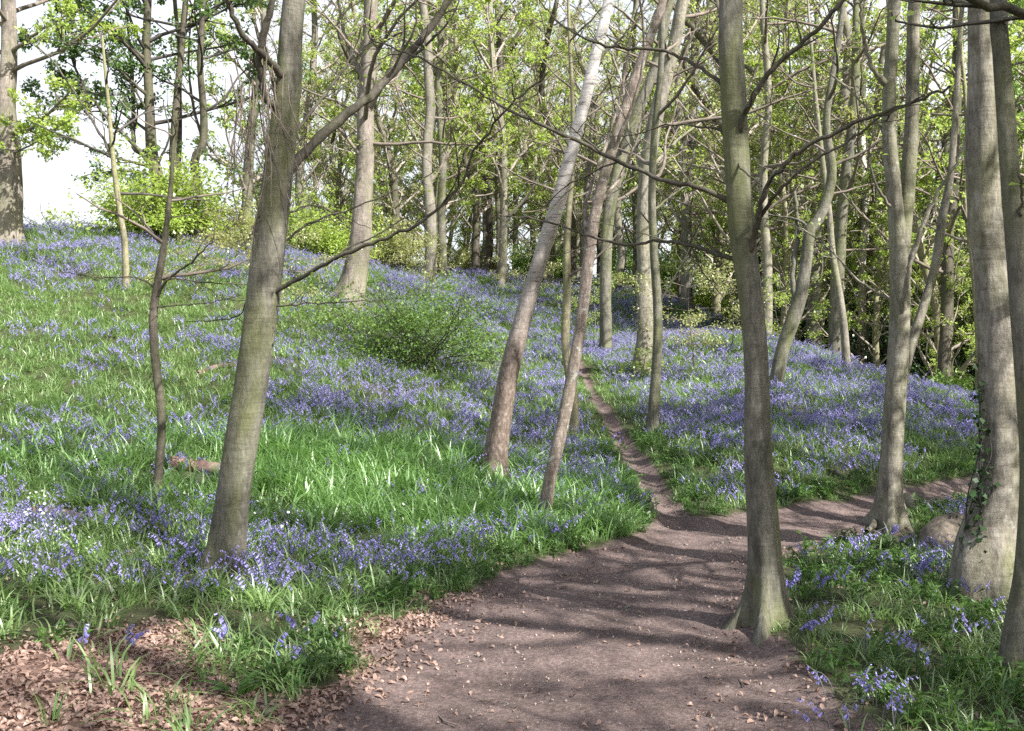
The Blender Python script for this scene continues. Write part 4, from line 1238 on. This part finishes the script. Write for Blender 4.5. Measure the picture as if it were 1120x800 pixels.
for X, d, px in spots:
    w = [.28, .18, .16, .2, .18, .0] if px < 800 else [.26, .16, .14, .16, .18, .10]
    k = int(r.choice(6, p=w)) if px > 0 else 4; z = hz(X, d); rz = r.random() * 6.28; sc = r.uniform(.8, 1.15) if px > 0 else r.uniform(.5, .85)
    if k not in first:
        first.add(k); o = kinds[k]; o.location = (X, d, z); o.rotation_euler.z = rz
    else:
        copy_thing(kinds[k], (X, d, z), rz, sc, KL[k], KG[k])
# trees close by that stand outside the view and shade the path and the slopes
SL = 'bare budding tree outside the view to the right that shades the path'
for i, (X, Y, k, sc) in enumerate([(5.2, -.8, 6, .9), (7.0, 2.2, 6, .85), (9.5, 5.2, 3, .9), (12.5, 9.5, 0, .9), (8.5, -3.5, 6, 1), (10.5, -6.5, 6, .95), (12.5, -9, 3, 1), (8.5, -9.5, 3, .95), (14.5, 4.0, 1, .95), (12.0, -.5, 3, 1.0),
                                   (15, 13.5, 5, .9), (17.5, 9.5, 0, .9), (11.3, 11.0, 0, .85), (-2.5, -6, 3, .9), (20, 16, 1, .9), (15, -6, 3, 1), (5.7, 7.5, 6, .9), (6.8, 6.3, 6, .95), (8.2, 9.0, 6, .95), (7.7, -.6, 3, .95), (9.6, -2.0, 0, .9), (10.2, 8.2, 3, .9), (13.5, 11.8, 4, .9)]):
    if k not in first:
        first.add(k); o = kinds[k]; o.location = (X, Y, hz(X, Y)); o.rotation_euler.z = i * 1.3; o.scale = (sc,) * 3; o['label'] = SL; o['group'] = 'trees that shade the path from outside the view'
    else:
        copy_thing(kinds[k], (X, Y, hz(X, Y)), i * 1.3, sc, SL, 'trees that shade the path from outside the view')


# --- bushes, ferns and small plants
def bush(name, label, px, py, d, w, h, leaf, lsize, num, seed, cat='bush', twig='twig_dark', group=None, base=None):
    r = np.random.default_rng(seed)
    b = P(px, py, d); z = hz(b[0], b[1]) if base is None else base
    root = thing(name, label, cat, (b[0], b[1], z), group)
    W = Wood(seed); W2 = []
    for k in range(max(8, num // 40)):
        a = r.random() * 6.283
        d0 = np.array([math.cos(a) * w / h * .6, math.sin(a) * w / h * .6, r.uniform(.5, 1.1)])
        c = wander(np.array([b[0] + r.normal() * w * .08, b[1] + r.normal() * w * .08, z - .1]), d0, math.hypot(w * .5, h) * r.uniform(.6, 1.0), 7, .16, .02, W.r)
        W.line(c, .014, .005, 5)
        W.side(c, .012, math.hypot(w * .5, h) * .9, 0, [dict(TW, dens=4, len=.45, leaf=3, up=.06), dict(TW2, dens=3, len=.4, leaf=3)])
    mb = MB(); W.wood(mb); W.foliage(mb, lsize, 1); mb.build('stems', [M[twig], M[leaf]], root, (b[0], b[1], z))
    n = num * 5                                           # leaves in sprays within an uneven mound
    kc = max(30, num // 12)
    a = r.random(kc) * 6.283; el = np.arccos(r.uniform(-.05, 1, kc)); rr = r.uniform(.45, 1.08, kc) ** .6
    lump = .30 + 1.25 * vnoise(a * 2.2, el * 2.4 + seed, 3)
    C = np.c_[np.cos(a) * np.sin(el) * w * .5 * rr * lump, np.sin(a) * np.sin(el) * w * .5 * rr * lump, .1 * h + np.cos(el) * h * .9 * rr * lump]
    i = r.integers(0, kc, n)
    p = C[i] + r.normal(size=(n, 3)) * np.array([.11, .11, .06]) * (w + h) * .38
    p[:, 2] = np.abs(p[:, 2])
    dd = nrm(np.c_[p[:, 0], p[:, 1], p[:, 2] * .3] + 1e-6)
    mb = MB(); leaf_quads(mb, p + np.array([b[0], b[1], z]), dd, lsize, r, 0, .2, .6)
    mb.build('leaves', M[leaf], root, (b[0], b[1], z))
    return root


bush('bramble_bush', 'ragged green bramble bush on the slope below the big pale trunk', 448, 392, dep(448, 398), 3.6, 1.4, 'bramble', .065, 1900, 301)
bush('bramble_bush', 'low loose bush spilling left from the ragged bramble on the slope', 396, 372, dep(400, 380) + 1.5, 3.2, .7, 'bramble', .06, 800, 302)
bush('hawthorn_bush', 'bright yellow green bush on the crest under the dark multi stemmed tree', 182, 268, 28.6, 3.7, 2.1, 'leaf', .12, 1700, 303)
bush('hawthorn_bush', 'small yellow green bush right of the bright one on the crest', 238, 275, 29.5, 2.2, 1.1, 'leaf_gold', .09, 500, 304)
bush('bramble_bush', 'low dark leafless tangle along the crest against the white sky', 62, 255, 27.5, 3.4, .45, 'leaf_dark', .05, 60, 305)
bush('leafy_shoots', 'fresh yellow green shoots round the foot of the pale trunk', 697, 408, dep(701, 412) - .3, 1.0, .7, 'leaf', .06, 170, 306, 'shoots')
for i, (px, py, d, w, h, lf, lab) in enumerate([
    (1040, 440, 25, 2.6, 1.3, 'leaf_dark', 'sunlit green bush at the foot of the dark ivied trunk'), (985, 415, 31, 4.2, 3.2, 'holly', 'dark holly bush behind the two stemmed tree'),
    (1075, 430, 33, 4.5, 3.6, 'holly', 'dark holly bush behind the thin golden trunk'), (905, 395, 34, 3.8, 2.8, 'holly', 'dark evergreen bush behind the thick grey trunk on the crest'),
    (1150, 440, 30, 4, 3, 'holly', 'dark holly bush beyond the crest at the right edge'), (860, 385, 36, 3.6, 2.6, 'leaf_dark', 'mid green bush beyond the bent dark tree'),
    (700, 322, 50, 4, 2.2, 'leaf_dark', 'dull green bush on the far skyline above the footpath'), (775, 330, 48, 4, 2.0, 'leaf', 'bright green bush on the far skyline right of the footpath'),
    (600, 305, 52, 3.5, 2.2, 'leaf_dark', 'dark bush on the far skyline beside the white birch'), (520, 302, 50, 3.0, 1.4, 'leaf_gold', 'pale gold bush on the far skyline left of the birch'),
    (345, 300, 33, 3.4, 2.0, 'leaf', 'bright green bush beyond the stout leaning trunk'), (430, 296, 36, 3, 1.8, 'leaf_gold', 'pale gold bush right of the big pale trunk'),
    (1010, 405, 40, 5, 4.5, 'holly', 'tall dark holly in the far wood right of the two stemmed tree'), (945, 400, 42, 5, 4.2, 'leaf_dark', 'tall dull green thicket in the far wood behind the right crest')]):
    bush('holly_bush' if lf == 'holly' else 'hazel_bush', lab, px, py, d, w, h, lf, .10 if d < 40 else .13, int(260 * w * h ** .7), 320 + i)


def spray(label, px, py, d, L, seed, leaf, rise=.6, group=None, num=8, ls=.06, ld=5):
    """young beech holding flat layered sprays of opening leaves"""
    b = at(px, py) if d is None else P(px, py, d)
    z = hz(b[0], b[1]); o = (b[0], b[1], z)
    root = thing('beech_sapling', label, 'sapling', o, group)
    W = Wood(seed); r = W.r
    c = wander(np.array([b[0], b[1], z - .1]), np.array([r.normal() * .15, r.normal() * .1, 1.]), L * 1.25, 10, .06, .03, r)
    mb = MB(); tubes(mb, c, np.linspace(.016, .005, len(c)) * (L / 2) ** .5, 8); mb.build('trunk', M['beech'], root, o)
    for k in range(num * 2):
        f = (.3 + .7 * (k + r.random()) / (num * 2)) * (len(c) - 1); i = min(int(f), len(c) - 2)
        a = r.random() * 6.283
        q = wander(c[i], np.array([math.cos(a), math.sin(a), .2]), L * r.uniform(.4, .75), 7, .08, -.01, r)
        W.line(q, .008, .002, 4); W.leaves(q, 6, .05)
        W.side(q, .006, L * .6, 0, [dict(TW2, dens=6, len=.34, leaf=ld, spread=.06, up=0, lift=.02), dict(TW2, dens=5, len=.3, leaf=ld, spread=.06, up=0)])
    mb = MB(); W.wood(mb, 0); W.foliage(mb, ls, 1, .15, .6); mb.build('crown', [M['twig'], M[leaf]], root, o)
    return root


for i, (px, py, L, lf, lab) in enumerate([
    (330, 372, 1.9, 'leaf_gold', 'young beech with layered gold green sprays right of the stout leaning trunk'), (470, 340, 1.9, 'leaf_gold', 'young beech in pale new leaf above the ragged bramble'),
    (760, 412, 2.0, 'leaf_gold', 'young beech with layered pale leaves left of the tree with spreading roots'), (800, 385, 1.7, 'leaf_gold', 'small young beech with yellow leaves behind the tree with spreading roots'),
    (650, 372, 1.8, 'leaf', 'fresh green young beech at the top of the footpath'), (215, 330, 1.5, 'leaf_bronze', 'bronze budded young beech on the open left slope'),
    (700, 355, 2.2, 'leaf', 'fresh green young beech behind the pale trunk with shoots'), (570, 335, 2.0, 'leaf_gold', 'young beech with sparse gold leaves right of the ragged bramble'),
    (860, 392, 1.6, 'leaf', 'small leafy young beech at the foot of the bent dark tree'), (265, 318, 1.8, 'leaf_bronze', 'bronze young beech just left of the stout leaning trunk')]):
    spray(lab, px, py, None, L, 400 + i, lf)


def fern(label, px, py, n, L, seed):
    b = at(px, py); r = np.random.default_rng(seed)
    root = thing('fern', label, 'fern', b)
    for k in range(n):
        a = k * 6.283 / n + r.normal() * .2
        dx = np.array([math.cos(a), math.sin(a), 0]); sx = np.array([-math.sin(a), math.cos(a), 0])
        Lk_ = L * r.uniform(.75, 1.15)
        t = np.linspace(0, 1, 15)
        c = dx * (Lk_ * .85 * t ** 1.3)[:, None] + np.array([0, 0, 1.]) * (Lk_ * (.75 * t - .55 * t ** 2.4))[:, None] - np.array([0, 0, .02])
        mb = MB(); tubes(mb, c, np.linspace(.004, .001, 15), 3)
        for i in range(2, 15):
            w = Lk_ * .22 * math.sin(math.pi * (t[i] * .86 + .12)) + .01
            T = nrm(c[i] - c[i - 1])
            for s_ in (-1, 1):
                d = nrm(sx * s_ + T * .45 - np.array([0, 0, .15]))
                m_ = c[i] + d * w * .5
                mb.add([c[i], m_ - T * .012, c[i] + d * w, m_ + T * .014], [[0, 1, 2, 3]])
        o = mb.build('frond', M['fern'], root)
    return root


fern('bright green fern clump on the left slope among bluebells', 62, 556, 8, .42, 501)
fern('small fern tuft growing at the foot of the thick ivied trunk', 1062, 612, 6, .26, 502)


def strap_plant(name, label, px, py, n, h, wid, mat, seed, cat='plant', flowers=0, lean=.8):
    b = at(px, py); r = np.random.default_rng(seed)
    root = thing(name, label, cat, b)
    for k in range(n):
        mb = MB(); a = r.random() * 6.283
        blade(mb, r, (.03 * math.cos(a), .03 * math.sin(a), -.03), h * r.uniform(.6, 1.15), lean * r.uniform(.5, 1.3), wid * r.uniform(.8, 1.2), az=a)
        mb.build('leaf', M[mat], root)
    for k in range(flowers):
        mb = MB(); bluebell_stem(mb, r, (r.normal() * .04, r.normal() * .04, -.03), .27 * r.uniform(.85, 1.15), 9, 1.35)
        mb.build('flower_stem', [M['bellstem'], M['bell']], root)
    return root


strap_plant('dock_plant', 'broad leaved green plant on the edge of the leaf litter', 262, 762, 11, .2, .045, 'mercury', 511, lean=1.1)
for i, (px, py, nl, fl, lab) in enumerate([
    (72, 728, 4, 1, 'lone bluebell in the leaf litter nearest the left edge'), (140, 725, 4, 2, 'pair of bluebell spikes standing alone in the leaf litter'),
    (298, 742, 6, 1, 'single bluebell at the right edge of the leaf litter'), (330, 705, 9, 2, 'bluebell clump with two spikes above the leaf litter edge'),
    (245, 712, 8, 2, 'bluebell tuft at the tongue of the leaf litter'), (888, 706, 6, 2, 'bluebell pair right beside the roots of the path edge tree'),
    (975, 592, 7, 3, 'bluebell clump on the verge tip by the path bend')]):
    strap_plant('bluebell_plant', lab, px, py, nl, .24, .015, 'grass', 520 + i, 'bluebell', fl)
strap_plant('grass_tuft', 'upright green grass tuft in the leaf litter at bottom left', 55, 792, 12, .24, .008, 'grassb', 540, 'grass tuft', 0, .6)
strap_plant('grass_tuft', 'tall grass blades beside the foot of the thick ivied trunk', 1096, 655, 18, .36, .011, 'grassb', 541, 'grass tuft', 0, .5)

# ivy climbing the thick trunk, its own part of that tree
r = np.random.default_rng(61)
ps = []; mb = MB()
org = np.array(t9.location)
for s_ in range(5):
    pts = []
    for k in range(16):
        f = k / 15
        pyy = 640 - f * (250 - 30 * s_); px_c = np.interp(pyy, [370, 440, 500, 560, 610, 664], [1090, 1091, 1090, 1084, 1078, 1077])
        rad = np.interp(pyy, [370, 440, 500, 560, 610, 664], [20.5, 22, 25, 29, 33, 38]) / F * T9D
        a = math.radians(196 + s_ * 9 + 10 * math.sin(k * .8 + s_))
        c = P(px_c, pyy, T9D)
        pts.append(c + np.array([math.cos(a), math.sin(a), 0]) * (rad + .006))
    pts = catmull(pts, 40); tubes(mb, pts, np.linspace(.007, .003, 40), 5)
    for k in range(42 - 3 * s_):
        ps.append(pts[r.integers(0, 40)] + r.normal(size=3) * .022 + np.array([-.012, -.008, 0]))
leaf_quads(mb, np.array(ps), nrm(r.normal(size=(len(ps), 3)) * .5 + np.array([-.5, -.5, -.4])), .048, r, 1, .3, .95)
mb.build('ivy', [M['twig_dark'], M['ivy']], t9, org)

# roots of the pale two-stemmed tree running over the bank
b = at(978, 576); t8 = bpy.data.objects['beech_tree.002']; o8 = np.array(t8.location)
for k, pts in enumerate([[(983, 560), (990, 572), (998, 585), (1008, 598)], [(990, 556), (1002, 560), (1014, 566), (1022, 574)], [(962, 562), (956, 574), (948, 580)]]):
    q = [at(a, c) + np.array([0, 0, .03 - .025 * i]) for i, (a, c) in enumerate(pts)]
    q[0] = q[0] + np.array([0, 0, .10])
    mb = MB(); tubes(mb, catmull(q, 14), np.linspace(.06, .025, 14), 9); mb.build('root', M['old'], t8, o8)


# boulder-like bank of bare earth and a rotting log
def boulder(name, label, cat, px, py, size, mat, seed, d=None, sink=.3):
    b = at(px, py); r = np.random.default_rng(seed)
    n, m_ = 28, 16
    a = np.arange(n) * 2 * np.pi / n; e = np.linspace(-1.2, np.pi / 2 - .02, m_)
    A, E = np.meshgrid(a, e)
    rad = 1 + .35 * (vnoise(np.cos(A) * 1.6 + 5 + seed, np.sin(A) * 1.6 + E * 1.3 + 5, 3) - .5) + .12 * (vnoise(np.cos(A) * 5 + 9, np.sin(A) * 5 + E * 4 + 9, 4) - .5)
    V = np.stack([np.cos(A) * np.cos(E) * rad * size[0], np.sin(A) * np.cos(E) * rad * size[1], np.sin(E) * rad * size[2]], -1).reshape(-1, 3)
    i = np.arange(m_ - 1)[:, None] * n; j = np.arange(n)[None]; j2 = (j + 1) % n
    mb = MB(); mb.add(V, np.stack([i + j, i + j2, i + n + j2, i + n + j], -1).reshape(-1, 4))
    mb.add([[0, 0, size[2]]], None)
    o = mb.build(name, mat, None, (0, 0, 0)); o.location = (b[0], b[1], b[2] + size[2] * (1 - sink) * .5)
    o['label'] = label; o['category'] = cat
    return o


M['earth'] = plain('bare_earth', (.05, .042, .03), (.21, .17, .13), 14, .95, .8)
M['rot'] = plain('rotting_wood', (.09, .05, .045), (.25, .16, .14), 12, .95, .8)
boulder('mossy_rock', 'brown rounded rock in the bank left of the thick ivied trunk', 'rock', 1040, 604, (.36, .36, .27), M['earth'], 71)


def log(label, pix, r0, r1, seed):
    q = [at(a, b) + np.array([0, 0, r0 * .55]) for a, b in pix]
    mb = MB(); trunk(mb, q if len(q) > 2 else [q[0], (q[0] + q[1]) / 2, q[1]], np.linspace(r0, r1, max(3, len(q))), 14, .06, 0, .2, 5, seed)
    c = catmull(np.array(q), 6)
    o = mb.build('rotting_log', M['rot'], None, tuple(q[0])); o['label'] = label; o['category'] = 'log'
    tubes
    return o


log('short reddish rotten log lying left of the stout leaning trunk', [(188, 512), (215, 516), (243, 520)], .09, .07, 81)
log('small broken branch lying in the grass right of the stout leaning trunk', [(318, 615), (340, 619), (356, 613)], .045, .02, 82)
log('low brown log half buried among the bluebells at far left', [(36, 566), (62, 568), (92, 574)], .07, .05, 83)
log('grey dead branch lying on the slope left of the stout leaning trunk', [(216, 412), (240, 405), (262, 402)], .05, .03, 84)

# ------------------------------------------------------------------ light, sky, camera
SUN_EL, SUN_AZ = math.radians(42), math.radians(132)     # azimuth clockwise from the view direction: behind the viewer, to the right
w = bpy.data.worlds.new('World'); scene.world = w; w.use_nodes = True
nt = w.node_tree; nt.nodes.clear()
sky = nt.nodes.new('ShaderNodeTexSky'); sky.sky_type = 'NISHITA'; sky.sun_disc = False
sky.sun_elevation = SUN_EL; sky.sun_rotation = SUN_AZ; sky.dust_density = 3.0; sky.air_density = 1.0
bg = nt.nodes.new('ShaderNodeBackground'); bg.inputs['Strength'].default_value = .10
out = nt.nodes.new('ShaderNodeOutputWorld')
tcw = nt.nodes.new('ShaderNodeTexCoord'); cn = nt.nodes.new('ShaderNodeTexNoise'); cn.inputs['Scale'].default_value = 2.2; cn.inputs['Detail'].default_value = 5
nt.links.new(tcw.outputs['Generated'], cn.inputs['Vector'])
cr = nt.nodes.new('ShaderNodeMapRange'); cr.inputs['From Min'].default_value = .30; cr.inputs['From Max'].default_value = .60; cr.inputs['To Min'].default_value = .6; cr.inputs['To Max'].default_value = .95
nt.links.new(cn.outputs['Fac'], cr.inputs['Value'])
cm = nt.nodes.new('ShaderNodeMix'); cm.data_type = 'RGBA'; cm.inputs[7].default_value = (5.2, 5.3, 5.6, 1)    # bright thin cloud
sz = nt.nodes.new('ShaderNodeSeparateXYZ'); nt.links.new(tcw.outputs['Generated'], sz.inputs[0])
hr = nt.nodes.new('ShaderNodeMapRange'); hr.inputs['From Min'].default_value = .25; hr.inputs['From Max'].default_value = .75; hr.inputs['To Min'].default_value = 1.0; hr.inputs['To Max'].default_value = .12
nt.links.new(sz.outputs[2], hr.inputs['Value'])
hm = nt.nodes.new('ShaderNodeMath'); hm.operation = 'MULTIPLY'; nt.links.new(hr.outputs[0], hm.inputs[0]); nt.links.new(cr.outputs[0], hm.inputs[1])
nt.links.new(hm.outputs[0], cm.inputs[0]); nt.links.new(sky.outputs[0], cm.inputs[6]); nt.links.new(cm.outputs[2], bg.inputs[0]); nt.links.new(bg.outputs[0], out.inputs[0])
sun = bpy.data.lights.new('sun', 'SUN'); sun.energy = 5.0; sun.angle = math.radians(.53); sun.color = (1, .97, .935)
so = bpy.data.objects.new('sun', sun); COL.objects.link(so)
sd_ = Vector((math.sin(SUN_AZ) * math.cos(SUN_EL), math.cos(SUN_AZ) * math.cos(SUN_EL), math.sin(SUN_EL)))
so.rotation_euler = sd_.to_track_quat('Z', 'Y').to_euler(); so.location = (10, -10, 20)
cam = bpy.data.cameras.new('camera'); cam.lens = 36 * F / 1120; cam.sensor_width = 36; cam.sensor_fit = 'HORIZONTAL'; cam.clip_end = 2000; cam.clip_start = .05
co = bpy.data.objects.new('camera', cam); COL.objects.link(co); co.location = (0, 0, CAMZ); co.rotation_euler = (math.pi / 2 + PITCH, 0, 0)
scene.camera = co
vs = scene.view_settings
scene.display_settings.display_device = 'sRGB'
vs.view_transform = 'Standard'; vs.look = 'None'; vs.gamma = 1; vs.use_curve_mapping = False; vs.exposure = 1.33
scene.render.engine = 'CYCLES'
cy = scene.cycles
cy.max_bounces = 6; cy.diffuse_bounces = 3; cy.glossy_bounces = 1; cy.transmission_bounces = 3; cy.transparent_max_bounces = 4
cy.use_denoising = False
cy.sample_clamp_indirect = 6
